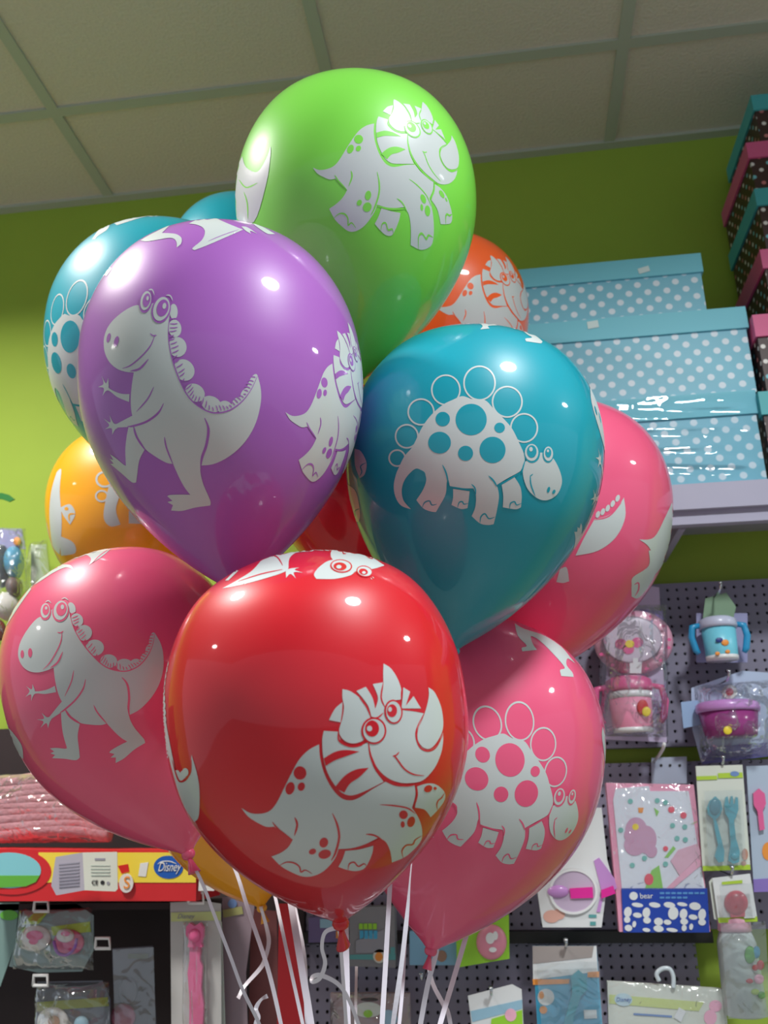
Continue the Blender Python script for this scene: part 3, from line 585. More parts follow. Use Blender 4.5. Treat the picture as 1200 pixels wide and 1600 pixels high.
# ------------------------------------------------------------------ perforated panels and dark shelving
peg_m = dots('perforated_steel', (132, 127, 146), (0, 0, 0), .0172, .0030, 0, .4, holes=True)
YP = 1.695
def peg(x0, x1, vt, vb, lab, u=1060):
    z1, z0 = at(u, vt, YP)[2], (at(u, vb, YP)[2] if vb < 1700 else .02)
    t = thing('pegboard', ((x0 + x1) / 2, YP + .01, z0), lab, 'pegboard')
    MB().box((x0, YP, z0), (x1, YP + .0015, z1)).build('perforated_sheet', peg_m, t)
    MB().box((x0, YP + .02, z0), (x1, YP + .026, z1)).build('backing', mat('dark_backing', (30, 28, 32), .8), t)
    MB().box((x0, YP + .0015, z0), (x1, YP + .02, z0 + .004)).build('folded_edge', shelf_m, t); MB().box((x0, YP + .0015, z1 - .004), (x1, YP + .02, z1)).build('folded_edge', shelf_m, t)
xl = at(478, 1460, YP)[0]; xr = 1.0
peg(xl, xr, 911, 1166, 'grey perforated steel panel, uppermost, behind the cups')
peg(xl, xr, 1190, 1452, 'grey perforated steel panel behind the towel pack')
peg(xl, at(1092, 1520, YP)[0], 1472, 1760, 'grey perforated steel panel, lowest, behind the blue card')
z = at(1060, 1462, YP)[2]
tag(MB().box((xl, YP - .02, z - .009), (at(1110, 1460, YP)[0], YP + .03, z + .009)).build('gap_shade_strip', mat('gap_shade_dark', (34, 34, 30), .5)), 'dark strip standing in for the shaded wall gap between the two lower perforated panels', 'shade strip')  # dark strip added for the wall's shade in this gap, no real part
dark = mat('dark_brown_board', (44, 30, 32), .7, noise=.3, nscale=12)
zt = at(150, 1396, 1.69)[2]
t = thing('display_unit', (-.9, 1.6, 0), 'dark display unit at lower left, its front hung with packs', 'shelf')
MB().box((-2.2, 1.685, .01), (xl - .002, 1.72, zt + .30)).build('back_panel', dark, t)
MB().box((-2.2, 1.50, zt - .012), (at(312, 1410, 1.42)[0], 1.685, zt - .002)).build('shelf_board', dark, t)
# ------------------------------------------------------------------ packs
white = mat('white_card', (224, 226, 226), .45); offw = mat('offwhite_card', (214, 218, 206), .5); steel = mat('steel_wire', (205, 208, 212), .2, metal=.9)
whiteP = mat('white_plastic', (232, 232, 232), .25, coat=.5); clear = film('clear_blister', (.97, .98, .98), .10, .06, .7, 26, haze=.03); bagf = film('clear_bag', (.95, .96, .98), .07, .06, 1.0, 40, haze=.03)
limeC = mat('lime_ink', (176, 206, 60), .5); pinkC = mat('rose_plastic', (226, 96, 150), .3, coat=.4); palep = mat('pale_pink', (240, 178, 200), .4); magen = mat('magenta_plastic', (226, 20, 150), .25, coat=.5)
blueC = mat('royal_blue_ink', (28, 66, 168), .4); skyC = mat('sky_blue_card', (66, 168, 206), .4); aquaP = mat('aqua_plastic', (40, 170, 190), .28, coat=.4); lilac = mat('lilac_plastic', (196, 140, 206), .3, coat=.4)
orangeC = mat('orange_ink', (238, 150, 60), .5); redC = mat('red_ink', (206, 34, 40), .45); yelC = mat('yellow_ink', (240, 214, 60), .45); greenC = mat('green_ink', (96, 176, 60), .5); greyC = mat('grey_ink', (150, 150, 158), .5); blackC = mat('black_ink', (34, 32, 34), .5)
purpC = mat('violet_ink', (140, 116, 190), .45); bluP = mat('cup_blue', (40, 150, 200), .3, coat=.4)
def card(name, px, Y, m, label, cat, th=.0025, group=None, part='card'):
    P = at(*px[0][:2], Y); t = thing(name, at(sum(p[0] for p in px) / len(px), max(p[1] for p in px), Y), label, cat, group)
    slab(part, px, Y, th, m, t); return t
def R(x0, y0, x1, y1, sk=0): return [(x0, y0), (x1, y0), (x1 + sk, y1), (x0 + sk, y1)]
def El(*a): return [tuple(p) for p in ellipse(*a)]
def hook(u, v, lab, Y1=1.56, up_=14):
    a = at(u, v, Y1 + .02); x, z = a[0], a[2]
    o = MB().tube([(x, YP, z + .004), (x, Y1 + .02, z), (x, Y1 + .004, z + .004), (x + .001, Y1, z + .012)], .0022, 8).tube([(x, Y1, z + .012), (x, Y1 - .001, z + .014)], .0035, 8).build('peg_hook', steel, None, True)
    tag(o, lab, 'hook', 'steel hooks on the perforated panels'); return o
# bowl and cup set
YI = 1.60
t = card('feeding_set', [(958, 905), (1030, 918), (1042, 1160), (940, 1155)], YI + .05, mat('lavender_card', (200, 186, 214), .5), 'pink bowl and handled cup bagged together, left on the top panel', 'baby set', .002, part='header_card')
slab('printed_band', [(1000, 952), (1035, 955), (1037, 975), (1002, 972)], YI + .045, .003, purpC, t)
b = dome('bowl', 990, 1004, 62, 50, YI + .045, .028, palep, t, 40, 8, .6); dome('bowl_inside', 988, 1000, 47, 37, YI + .016, .003, mat('bowl_grey', (214, 200, 214), .35), b, 36, 4)
decal('bowl_spots', [El(970 + dx, 1006 + dy, 9, 8, 0) for dx, dy in ((0, 0), (26, -2), (12, 8))] + [El(990 + 56 * math.cos(a), 1003 + 45 * math.sin(a), 3, 2.5) for a in np.linspace(.2, 6.2, 13)], YI + .0125, pinkC, b)
decal('bowl_center', [El(984, 1006, 7, 6)], YI + .0118, yelC, b)
decal('sticker', [[(984, 1036), (1003, 1034), (1002, 1052), (984, 1052)], [(989, 1028), (997, 1028), (997, 1036), (989, 1036)]], YI + .009, white, t)
def cup(par, u, v, wpx, hpx, Y, body, lid, hand, name='cup'):
    s = 1.0 / FPX * (Y / ray(u, v)[1]); c = at(u, v + hpx * .5, Y); r = wpx / 2 * s; h = hpx * s
    cc = MB().lathe([(0, r * .86), (.003, r * .92), (h * .74, r)], c, (0, 0, 1), 32).build(name, body, par, True)
    MB().lathe([(h * .74, r * 1.08), (h * .80, r * 1.12), (h * .94, r * 1.08), (h, r * .8), (h * 1.02, r * .3)], c, (0, 0, 1), 32).build('lid', lid, cc, True)
    MB().lathe([(-.001, r * .93), (.006, r * .95)], c, (0, 0, 1), 32).build('base_ring', whiteP, cc, True)
    for sg in (-1, 1):
        MB().tube([c + np.array([sg * r * 1.0, 0, h * .84]), c + np.array([sg * r * 1.5, 0, h * .80]), c + np.array([sg * r * 1.62, 0, h * .55]), c + np.array([sg * r * 1.45, 0, h * .25]), c + np.array([sg * r * 1.30, 0, h * .16])], [.005, .006, .006, .006, .004], 10).build('handle', hand, cc, True)
    return cc, c, r, h
cc, c, r, h = cup(t, 990, 1102, 66, 84, YI + .02, mat('cup_pink', (238, 150, 178), .35, coat=.3), pinkC, pinkC)
MB().lathe([(h * .60, r * 1.0), (h * .72, r * 1.04)], c, (0, 0, 1), 32).build('white_band', whiteP, cc, True)
dome('print', 1004, 1105, 9, 12, YI + .02 - r * 1.0, .0012, redC, cc, 20, 3); dome('print', 1010, 1112, 7, 8, YI + .019 - r * 1.0, .0012, yelC, cc, 20, 3)
def bag(par, px, Y, depth, m=bagf, nm='clear_bag', seed=0, n=22):
    """a puffed, crinkled clear bag front over the outline px"""
    P = np.array([at(u, v, Y) for u, v in px]); vs = []; fs = []; rnd = random.Random(seed); ph = [rnd.uniform(0, 6) for _ in range(6)]
    for j in range(n + 1):
        for i in range(n + 1):
            a, b_ = i / n, j / n; p = (P[0] * (1 - a) + P[1] * a) * (1 - b_) + (P[3] * (1 - a) + P[2] * a) * b_
            e = (4 * a * (1 - a)) ** .4 * (4 * b_ * (1 - b_)) ** .4
            wv = .12 * math.sin(11 * a + 7 * b_ + ph[0]) + .10 * math.sin(17 * b_ - 8 * a + ph[1]) + .06 * math.sin(33 * a + ph[2])
            vs.append(p - np.array([0, depth * e * (.88 + wv), 0]))
    for j in range(n):
        for i in range(n): q = j * (n + 1) + i; fs.append((q, q + 1, q + n + 2, q + n + 1))
    return obj(nm, vs, fs, m, par, True)
bag(t, [(938, 945), (1042, 945), (1044, 1152), (936, 1150)], YI + .03, .085, seed=1)
# blue cup pack
t = card('handled_cup', R(1088, 958, 1168, 1035), YI + .045, mat('pale_violet_card', (150, 150, 190), .5), 'blue two-handled drinking cup hanging at the upper right', 'cup', .002, part='back_card')
cc, c, r, h = cup(t, 1129, 998, 52, 66, YI, mat('cup_sky', (120, 206, 226), .35, coat=.3), mat('cup_lid_grey', (190, 194, 216), .3), bluP)
for (u, v, a, b2, m) in ((1124, 1000, 6, 4, mat('navy_ink', (40, 60, 130), .4)), (1133, 1004, 6, 5, orangeC), (1121, 1021, 4, 3, orangeC), (1137, 1018, 4, 3, orangeC)): dome('print', u, v, a, b2, YI - r * .97, .001, m, cc, 16, 3)
slab('header_card', [(1102, 935), (1135, 926), (1150, 948), (1146, 966), (1098, 968)], YI + .02, .002, mat('leaf_green_card', (120, 150, 120), .5), t)
hook(1123, 926, 'steel hook above the blue handled cup')
# purple container pack
t = card('snack_container', [(1080, 1075), (1160, 1048), (1215, 1052), (1215, 1178), (1096, 1192), (1082, 1140)], YI + .04, mat('lavender_pack_card', (176, 190, 214), .5), 'violet snack container on a lavender card, at the right edge', 'container', .002, part='back_card')
slab('printed_base', [(1096, 1168), (1200, 1160), (1200, 1182), (1098, 1194)], YI + .035, .003, mat('violet_blue_ink', (92, 88, 150), .45), t)
p = at(1143, 1152, YI); s = YI / ray(1143, 1152)[1] / FPX
cb = MB().lathe([(0, 36 * s), (.002, 39 * s), (38 * s, 45 * s)], p, (0, 0, 1), 36).build('bowl', mat('violet_translucent', (172, 70, 146), .25, coat=.5, trans=.3), t, True)
MB().lathe([(38 * s, 47 * s), (42 * s, 49 * s), (50 * s, 48 * s), (54 * s, 43 * s), (56 * s, 20 * s)], p, (0, 0, 1), 36).build('lid', lilac, t, True)
dome('flower_print', 1137, 1141, 7, 7, YI - 42 * s, .0015, yelC, cb, 16, 3)
decal('badge', [El(1140, 1081, 12, 11)], YI + .038, offw, t); decal('badge_print', [El(1140, 1081, 6, 6)], YI + .0373, redC, t)
bag(t, [(1084, 1072), (1205, 1062), (1205, 1180), (1096, 1190)], YI + .03, .09, seed=4)
hook(1136, 1063, 'steel hook above the violet container')
slab('blue_side_card', [(1064, 1097), (1090, 1094), (1096, 1132), (1068, 1138)], YI + .02, .002, mat('pale_blue_card', (150, 178, 214), .5), t)
tag(MB().tube([at(1020, 1192, 1.69), at(1030, 1180, 1.63), at(1036, 1170, 1.60), at(1038, 1162, 1.585)], .003, 8).build('peg_hook', whiteP, None, True), 'white plastic hook on the green gap above the towel pack', 'hook')
slab_t = card('price_holder', [(1018, 1184), (1073, 1182), (1073, 1224), (1018, 1226)], 1.68, mat('grey_label_holder', (178, 186, 204), .35), 'pale grey label plate behind the top of the towel pack', 'label plate', .003, part='plate')
decal('plate_hole', [El(u, 1196, 2.3, 2.3) for u in (1033, 1047, 1062)], 1.679, blackC, slab_t)
# towel pack
t = card('towel_pack', [(947, 1223), (1084, 1226), (1110, 1456), (968, 1456)], YI, mat('towel_pink', (238, 160, 186), .6), 'pink and white baby towel pack with a blue lower label', 'towel pack', .022, part='folded_towel')
slab('towel_face', [(962, 1232), (1014, 1228), (1016, 1236), (1076, 1236), (1102, 1392), (972, 1392), (958, 1250)], YI - .002, .003, mat('towel_white', (226, 230, 238), .7), t)
slab('folded_corner', [(1096, 1335), (1098, 1350), (1046, 1393), (1036, 1393)], YI - .0035, .003, palep, t)
slab('corner_lining', [(1060, 1328), (1090, 1318), (1096, 1334), (1062, 1368), (1048, 1345)], YI - .0038, .002, mat('towel_rose', (226, 178, 196), .6), t)
slab('blue_label', [(971, 1388), (1105, 1388), (1109, 1457), (974, 1457)], YI - .004, .003, blueC, t)
pig = mat('mauve_ink', (206, 158, 186), .6)
decal('flower_blob_print', [El(994, 1297, 17, 20), El(992, 1320, 17, 17), El(1010, 1312, 16, 22), El(986, 1305, 11, 12), El(1018, 1330, 9, 10)], YI - .0028, pig, t)
decal('dot_print', [El(993, 1292, 5, 5)], YI - .0034, yelC, t)
decal('ring_print', [El(u, v, 4, 4) for u, v in ((985, 1252), (970, 1297), (1007, 1341), (988, 1352), (1027, 1251), (1051, 1290), (1070, 1292), (1040, 1254), (1058, 1310), (1071, 1312), (1040, 1350))], YI - .0030, mat('mint_ink', (120, 190, 180), .5), t)
decal('flower_print', [El(1049, 1265, 5, 5), El(1068, 1274, 5, 5), El(1040, 1326, 4, 4), El(1014, 1374, 7, 9)], YI - .0031, mat('coral_ink', (232, 84, 104), .5), t)
decal('leaf_print', [[(1008, 1388), (1018, 1360), (1030, 1352), (1036, 1388)], [(1038, 1340), (1052, 1322), (1056, 1326), (1044, 1340)], [(1022, 1262), (1030, 1268), (1026, 1276)]], YI - .0029, mat('leaf_ink', (140, 204, 90), .5), t)
decal('orange_print', [[(997, 1262), (1006, 1262), (1004, 1270), (998, 1270)]], YI - .0029, orangeC, t)
text('brand_text', 'bear', 1010, 1400, 9, YI - .0046, white, t); decal('logo', [El(990, 1400, 6.5, 6.5)], YI - .0046, white, t)
decal('small_print', [R(1031 + 9 * i, 1394, 1031 + 9 * i + 7, 1397) for i in range(8)] + [R(1031 + 9 * i, 1401, 1031 + 9 * i + 7, 1404) for i in range(5)], YI - .0044, mat('cyan_ink', (90, 150, 206), .5), t)
blobs = []
for (u, v, a, b2) in ((996, 1414, 9, 3.4), (1023, 1414, 9, 4), (1046, 1414, 9, 4.5), (1066, 1413, 8, 3), (1086, 1416, 9, 6), (981, 1425, 6, 8), (996, 1430, 7, 4), (1010, 1426, 6, 8), (980, 1437, 5, 5), (1011, 1438, 6, 5), (1052, 1427, 8, 10), (1068, 1428, 6, 8), (1083, 1433, 7, 4), (1097, 1429, 6, 9), (1069, 1440, 6, 5), (1097, 1441, 6, 5), (1029, 1440, 7, 6), (1043, 1441, 6, 4), (1029, 1451, 8, 5), (991, 1444, 3, 5), (982, 1450, 6, 5), (1010, 1453, 6, 3), (1050, 1453, 9, 3), (1069, 1450, 4, 5), (1080, 1448, 3, 5)):
    blobs.append(El(u, v, a, b2, 8))
decal('white_animal_shapes', blobs, YI - .0044, white, t)
bag(t, [(945, 1222), (1084, 1225), (1098, 1390), (965, 1390)], YI - .004, .012, seed=7)
# white box with round window, at left of the towel
t = card('sippy_cup_box', [(880, 1262), (940, 1262), (944, 1300), (949, 1345), (962, 1388), (946, 1402), (940, 1449), (848, 1449), (838, 1380)], YI, white, 'white carton with a round window showing a magenta band, right of the lowest pink balloon', 'carton', .05, part='carton')
slab('side_flap', [(928, 1345), (936, 1340), (960, 1372), (964, 1388), (942, 1404), (938, 1425), (932, 1425), (940, 1392)], YI - .002, .004, lilac, t)
wn = slab('window', [tuple(p) for p in ellipse(896, 1393, 34, 32, 0)], YI - .003, .003, mat('window_lilac_grey', (196, 176, 200), .35), t)
dome('spoon', 872, 1393, 17, 10, YI - .003, .006, lilac, t); slab('magenta_band', [(890, 1388), (926, 1386), (927, 1403), (892, 1404)], YI - .0065, .004, magen, t, 0); slab('magenta_band', [(939, 1391), (958, 1384), (962, 1396), (940, 1404)], YI - .0065, .004, magen, t)
decal('rim', [[tuple(p) for p in np.concatenate([ellipse(896, 1393, 38, 36), ellipse(896, 1393, 38, 36)[:1], ellipse(896, 1393, 34, 32)[:1], ellipse(896, 1393, 34, 32)[::-1]])]], YI - .0045, whiteP, t, .003)
decal('peach_print', [El(862, 1432, 13, 10), El(874, 1428, 9, 9)], YI - .001, mat('peach_ink', (224, 172, 156), .5), t); decal('teal_print', [R(920, 1429, 932, 1434), R(922, 1440, 931, 1446)], YI - .001, mat('print_teal', (90, 160, 160), .5), t)
# cutlery card
t = card('cutlery_card', [(1087, 1197), (1160, 1195), (1173, 1359), (1098, 1361)], YI - .01, offw, 'white card with an aqua spoon and fork', 'cutlery pack', .002)
Yc = YI - .0115
decal('lime_band', [[(1088, 1213), (1120, 1212), (1121, 1218), (1089, 1219)], [(1122, 1208), (1160, 1207), (1161, 1215), (1122, 1216)], [(1098, 1353), (1172, 1351), (1173, 1359), (1098, 1361)]], Yc, limeC, t)
decal('blue_oval', [El(1148, 1209, 7, 4)], Yc - .0006, mat('pale_blue_ink', (110, 140, 190), .5), t)
decal('pocket_print', [El(1164, 1335, 5, 9), El(1162, 1349, 4, 4)], Yc, mat('rust_ink', (190, 140, 120), .5), t)
for k, (pts, nm) in enumerate((([(1109, 1252), (1118, 1244), (1126, 1252), (1129, 1264), (1125, 1274), (1119, 1280), (1127, 1310), (1132, 1330), (1131, 1346), (1123, 1348), (1117, 1338), (1122, 1320), (1117, 1295), (1115, 1280), (1106, 1272), (1105, 1262)], 'spoon'),
                             ([(1134, 1246), (1137, 1244), (1139, 1256), (1141, 1256), (1142, 1244), (1145, 1244), (1146, 1256), (1148, 1256), (1150, 1245), (1153, 1246), (1154, 1265), (1150, 1277), (1147, 1282), (1150, 1310), (1156, 1330), (1155, 1347), (1146, 1350), (1138, 1345), (1142, 1318), (1140, 1295), (1139, 1280), (1133, 1270), (1132, 1258)], 'fork'))):
    s_ = slab(nm, pts, Yc - .007, .006, aquaP, t)
    dome('bowl' if k == 0 else 'handle_disc', *((1117, 1261, 9, 13) if k == 0 else (1148, 1338, 7, 6)), Yc - .0072, .003, aquaP if k else mat('aqua_dark', (60, 140, 160), .3), s_, 20, 4)
slab('clear_blister', [(1100, 1236), (1160, 1234), (1166, 1352), (1107, 1354)], Yc - .013, .001, clear, t)
hook(1127, 1196, 'steel hook holding the spoon and fork card', 1.58)
t = card('spoon_card', [(1166, 1197), (1230, 1195), (1240, 1390), (1178, 1392)], YI + .005, mat('blue_grey_card', (176, 190, 208), .5), 'pale blue card with a pink spoon, cut by the right edge', 'cutlery pack', .002)
slab('spoon', [(1177, 1240), (1186, 1232), (1195, 1240), (1197, 1256), (1192, 1266), (1195, 1296), (1187, 1298), (1184, 1268), (1178, 1258)], YI - .002, .006, pinkC, t)
slab('violet_base', [(1177, 1374), (1238, 1370), (1240, 1392), (1178, 1394)], YI + .0035, .003, purpC, t); decal('print', [El(1200, 1330, 9, 14)], YI + .004, orangeC, t)
# teether card and bottle
t = card('teether_card', [(1113, 1372), (1172, 1365), (1184, 1440), (1123, 1443)], YI - .02, white, 'small white card with a red dome-shaped teether, below the cutlery card', 'teether pack', .002)
slab('rear_card', [(1108, 1378), (1113, 1372), (1125, 1440), (1116, 1436)], YI - .012, .004, offw, t)
dome('teether', 1150, 1411, 19, 20, YI - .0205, .010, mat('cherry_rubber', (200, 24, 60), .3, coat=.4), t, 28, 6); slab('teether_base', [(1140, 1420), (1164, 1418), (1164, 1432), (1142, 1434)], YI - .024, .004, MATS['cherry_rubber'], t)
decal('lime_band', [[(1122, 1434), (1183, 1432), (1184, 1440), (1123, 1442)], [(1128, 1378), (1160, 1375), (1160, 1380), (1128, 1383)]], YI - .0212, limeC, t); slab('sticker', [(1162, 1421), (1178, 1418), (1180, 1434), (1163, 1435)], YI - .0232, .001, white, t)
slab('clear_blister', [(1124, 1382), (1176, 1380), (1181, 1432), (1130, 1434)], YI - .036, .001, clear, t)
hook(1141, 1367, 'steel hook holding the teether card', 1.57)
t = thing('bottle_pack', at(1165, 1590, YI), 'clear pack with a bottle printed in green and red, at the lower right edge', 'bottle pack')
p = at(1166, 1588, YI); s = YI / ray(1166, 1588)[1] / FPX
MB().lathe([(0, 27 * s), (3 * s, 33 * s), (105 * s, 30 * s), (122 * s, 24 * s)], p, (0, 0, 1), 32).build('bottle', mat('milky_bottle', (190, 200, 196), .3, coat=.5), t, True)
MB().lathe([(122 * s, 26 * s), (140 * s, 25 * s), (146 * s, 16 * s)], p, (0, 0, 1), 32).build('cap', palep, t, True)
for (u, v, a, b2, m) in ((1172, 1492, 9, 14, greenC), (1182, 1488, 6, 10, skyC), (1180, 1512, 5, 5, redC), (1171, 1533, 6, 4, redC), (1188, 1508, 6, 8, redC), (1186, 1530, 8, 8, palep), (1180, 1550, 7, 5, limeC), (1190, 1555, 6, 6, greenC)): dome('print', u, v, a, b2, YI - 31 * s, .002, m, t, 16, 3)
slab('clear_sleeve', [(1126, 1444), (1196, 1440), (1204, 1590), (1138, 1592)], YI - 36 * s, .001, clear, t)
# bib pack
t = card('bib_pack', [(949, 1534), (1132, 1546), (1140, 1640), (952, 1634)], YI, offw, 'wide white header card on a clear plastic hanger, bottom right', 'bib pack', .014)
decal('lime_band', [[(952, 1554), (1100, 1566), (1092, 1580), (952, 1568)]], YI - .0008, mat('pale_lime_ink', (200, 212, 140), .5), t)
decal('pale_oval', [El(974, 1562, 14, 10, 6)], YI - .0014, mat('pale_aqua_ink', (190, 214, 220), .5), t); text('oval_text', 'Disney', 974, 1562, 7, YI - .002, mat('pale_blue_ink', (110, 140, 190), .5), t, shear=.3)
decal('text_lines', [[(990, 1583), (1050, 1587), (1050, 1590), (990, 1586)]], YI - .001, mat('pale_blue_ink', (110, 140, 190), .5), t); slab('sticker', [(1061, 1574), (1072, 1580), (1064, 1597), (1053, 1590)], YI - .002, .001, white, t)
decal('pink_patch', [El(1118, 1572, 10, 9), El(1110, 1590, 10, 12)], YI - .001, palep, t)
hk = ptube('hanger', [(1052, 1544), (1052, 1526), (1046, 1514), (1034, 1514), (1026, 1522), (1030, 1533)], YI - .003, .0035, mat('clear_hanger', (200, 210, 216), .2, coat=.6), t)
bag(t, [(948, 1532), (1133, 1545), (1140, 1640), (952, 1634)], YI - .002, .008, seed=9)
# blue brush card
t = card('brush_card', [(832, 1478), (932, 1478), (944, 1640), (842, 1640)], YI, skyC, 'blue card with a brush and an orange stripe, bottom middle', 'brush pack', .002)
decal('white_top', [[(832, 1478), (932, 1478), (934, 1518), (833, 1531)]], YI - .0007, white, t); decal('grey_header', [[(832, 1478), (928, 1478), (925, 1496), (833, 1506)]], YI - .0013, mat('header_tan', (160, 150, 146), .5), t)
decal('orange_stripe', [[(832, 1530), (890, 1530), (889, 1537), (833, 1539)], [(918, 1519), (936, 1518), (936, 1527), (918, 1527)]], YI - .0013, orangeC, t)
decal('puppy_patch', [El(853, 1558, 13, 13)], YI - .0007, white, t); decal('tan_patch', [El(846, 1555, 4, 6), El(849, 1578, 6, 6)], YI - .0013, orangeC, t)
slab('sticker', [(912, 1578), (932, 1578), (933, 1591), (913, 1592)], YI - .0015, .001, white, t)
slab('brush', [(892, 1526), (904, 1516), (916, 1526), (918, 1546), (908, 1556), (900, 1580), (890, 1620), (876, 1620), (886, 1580), (894, 1552)], YI - .007, .006, aquaP, t)
slab('clear_blister', [(838, 1506), (936, 1502), (944, 1630), (848, 1630)], YI - .011, .001, clear, t)
hook(884, 1480, 'steel hook holding the blue brush card', 1.58)
# green and white card
t = card('green_card', [(731, 1556), (800, 1538), (815, 1546), (820, 1640), (742, 1640)], YI, white, 'tilted white and lime card left of the blue brush card', 'card pack', .002)
decal('blue_band', [[(735, 1580), (816, 1562), (816, 1576), (738, 1597)]], YI - .0007, mat('mist_blue_ink', (150, 190, 210), .5), t); decal('lime_base', [[(768, 1592), (816, 1578), (818, 1638), (762, 1638)]], YI - .0007, mat('vivid_lime', (150, 210, 50), .5), t); decal('pink_badge', [El(798, 1586, 9, 10)], YI - .0013, palep, t)
hook(768, 1554, 'steel hook holding the tilted white and lime card', 1.58)
# lime pack with pink oval, below the lowest pink balloon
t = card('lime_pack', [(712, 1440), (795, 1430), (796, 1498), (714, 1512)], YI, mat('vivid_lime', (150, 210, 50), .5), 'lime green pack with a pink oval, just under the lowest pink balloon', 'soap pack', .02)
dome('pink_oval', 768, 1472, 24, 28, YI - .0005, .010, mat('soft_pink_plastic', (224, 140, 160), .35, coat=.3), t); decal('white_print', [El(766, 1466, 7, 9), El(774, 1462, 4, 7), El(770, 1484, 6, 4)], YI - .012, white, t)
t = card('blue_pack', [(640, 1455), (712, 1455), (714, 1508), (640, 1508)], YI + .02, mat('ice_blue_card', (130, 180, 210), .5), 'ice blue pack partly behind the knot of the lowest pink balloon', 'card pack', .012)
decal('brown_patch', [El(690, 1494, 8, 9)], YI + .019, mat('tan_ink', (160, 124, 104), .5), t)
# clear boxed bottle
t = card('boxed_rattle', [(546, 1418), (616, 1416), (618, 1512), (546, 1510)], YI + .02, mat('box_grey', (132, 132, 136), .5), 'clear box with lime and aqua lettering beside the white ribbons', 'carton', .03, part='carton')
decal('teal_base', [[(546, 1492), (618, 1490), (618, 1500), (546, 1499)], [(610, 1480), (617, 1480), (617, 1500), (610, 1500)]], YI + .0193, mat('print_teal', (90, 160, 160), .5), t)
decal('lime_blocks', [R(561 + 7.2 * i, 1443, 567 + 7.2 * i, 1452) for i in range(4)], YI + .0186, mat('vivid_lime', (150, 210, 50), .5), t)
decal('aqua_letters', [R(562 + 7.2 * i, 1454, 568 + 7.2 * i, 1467) for i in range(4)], YI + .0186, skyC, t); decal('badge', [El(593, 1494, 10, 11)], YI + .0186, offw, t); decal('badge_print', [El(592, 1495, 6, 7)], YI + .018, orangeC, t)
slab('inner_card', [(556, 1470), (600, 1452), (604, 1488), (556, 1489)], YI + .0186, .001, greyC, t)
t = card('violet_carton', [(482, 1434), (534, 1432), (535, 1472), (482, 1473)], YI + .03, mat('dull_violet_card', (110, 96, 140), .5), 'small dull violet carton left of the red balloon knot', 'carton', .03)
decal('pale_patch', [R(500, 1436, 520, 1450)], YI + .0293, mat('mist_blue_ink', (150, 190, 210), .5), t); decal('orange_patch', [R(525, 1455, 534, 1466)], YI + .0293, orangeC, t)
t = card('beige_pack', [(516, 1552), (640, 1552), (642, 1640), (516, 1640)], YI, mat('dusty_pink_card', (160, 138, 140), .5), 'dusty pink bagged pack at the bottom behind the ribbons', 'card pack', .01)
decal('white_print', [El(575, 1578, 22, 12)], YI - .0007, offw, t); decal('blue_patch', [El(607, 1592, 14, 14)], YI - .0007, mat('mist_blue_ink', (150, 190, 210), .5), t); decal('header_slot', [El(577, 1562, 14, 3)], YI - .0014, blackC, t); decal('lime_dot', [El(575, 1584, 7, 6)], YI - .0014, mat('vivid_lime', (150, 210, 50), .5), t)
bag(t, [(516, 1552), (640, 1552), (642, 1640), (516, 1640)], YI - .003, .02, seed=12)
hook(660, 1532, 'white tipped hook left of the lowest crossing ribbons', 1.60)
# ------------------------------------------------------------------ left side
YL = 1.42
t = thing('display_carton', at(150, 1408, YL), 'red and yellow toy carton standing on the dark unit at left', 'carton')
top = [(-40, 1336), (306, 1330)]; fr = slab('carton_body', [(-40, 1326), (308, 1330), (306, 1408), (-40, 1408)], YL, .12, redC, t)
decal('yellow_panel', [[(60, 1332), (307, 1332), (306, 1379), (60, 1379)]], YL - .0007, mat('warm_yellow_ink', (240, 216, 72), .45), t)
decal('scene_panel', [[tuple(p) for p in ellipse(18, 1362, 62, 36, 0)]], YL - .0013, redC, t); decal('sky_panel', [[tuple(p) for p in ellipse(14, 1360, 50, 28, 0)]], YL - .0019, mat('sky_ink', (130, 200, 210), .45), t)
decal('grass_panel', [[(-34, 1368), (62, 1368), (56, 1378), (40, 1385), (0, 1387), (-30, 1380)]], YL - .0025, greenC, t)
decal('blue_oval', [El(263, 1355, 23, 18, 3)], YL - .0013, mat('emblem_blue', (20, 88, 180), .4), t); text('oval_text', 'Disney', 264, 1355, 15, YL - .002, white, t, shear=.35, wpx=36)
decal('emblem_swoosh', [[tuple(p) for p in stroke([(246, 1350), (254, 1346), (266, 1346), (276, 1350)], 1.6)[0][::2]] + [tuple(p) for p in stroke([(246, 1350), (254, 1346), (266, 1346), (276, 1350)], 1.6)[0][1::2][::-1]]], YL - .002, white, t)
decal('sticker', [[(219, 1349), (232, 1347), (228, 1370), (216, 1369)]], YL - .0014, white, t)
decal('picture_block', [[(184, 1353), (200, 1350), (202, 1362), (190, 1365)]], YL - .0014, redC, t)
slab('emblem_tag', [tuple(p) for p in ellipse(197, 1380, 11, 15, 0)], YL - .004, .002, white, t); text('emblem_letter', 'S', 198, 1380, 20, YL - .0048, orangeC, t)
t = thing('booklet_tag', at(135, 1398, YL - .03), 'open white care booklet hanging in front of the red and yellow carton', 'tag')
gp = mat('grey_paper', (176, 172, 186), .6); slab('left_page', [(87, 1339), (129, 1332), (132, 1391), (88, 1399), (80, 1384)], YL - .03, .001, gp, t); slab('right_page', [(129, 1332), (183, 1331), (184, 1389), (180, 1393), (132, 1391)], YL - .033, .001, offw, t)
decal('print_lines', [[(92, v), (124, v - 3), (124, v - 1), (92, v + 2)] for v in range(1350, 1386, 5)], YL - .0306, mat('faint_grey_ink', (150, 148, 164), .6), t)
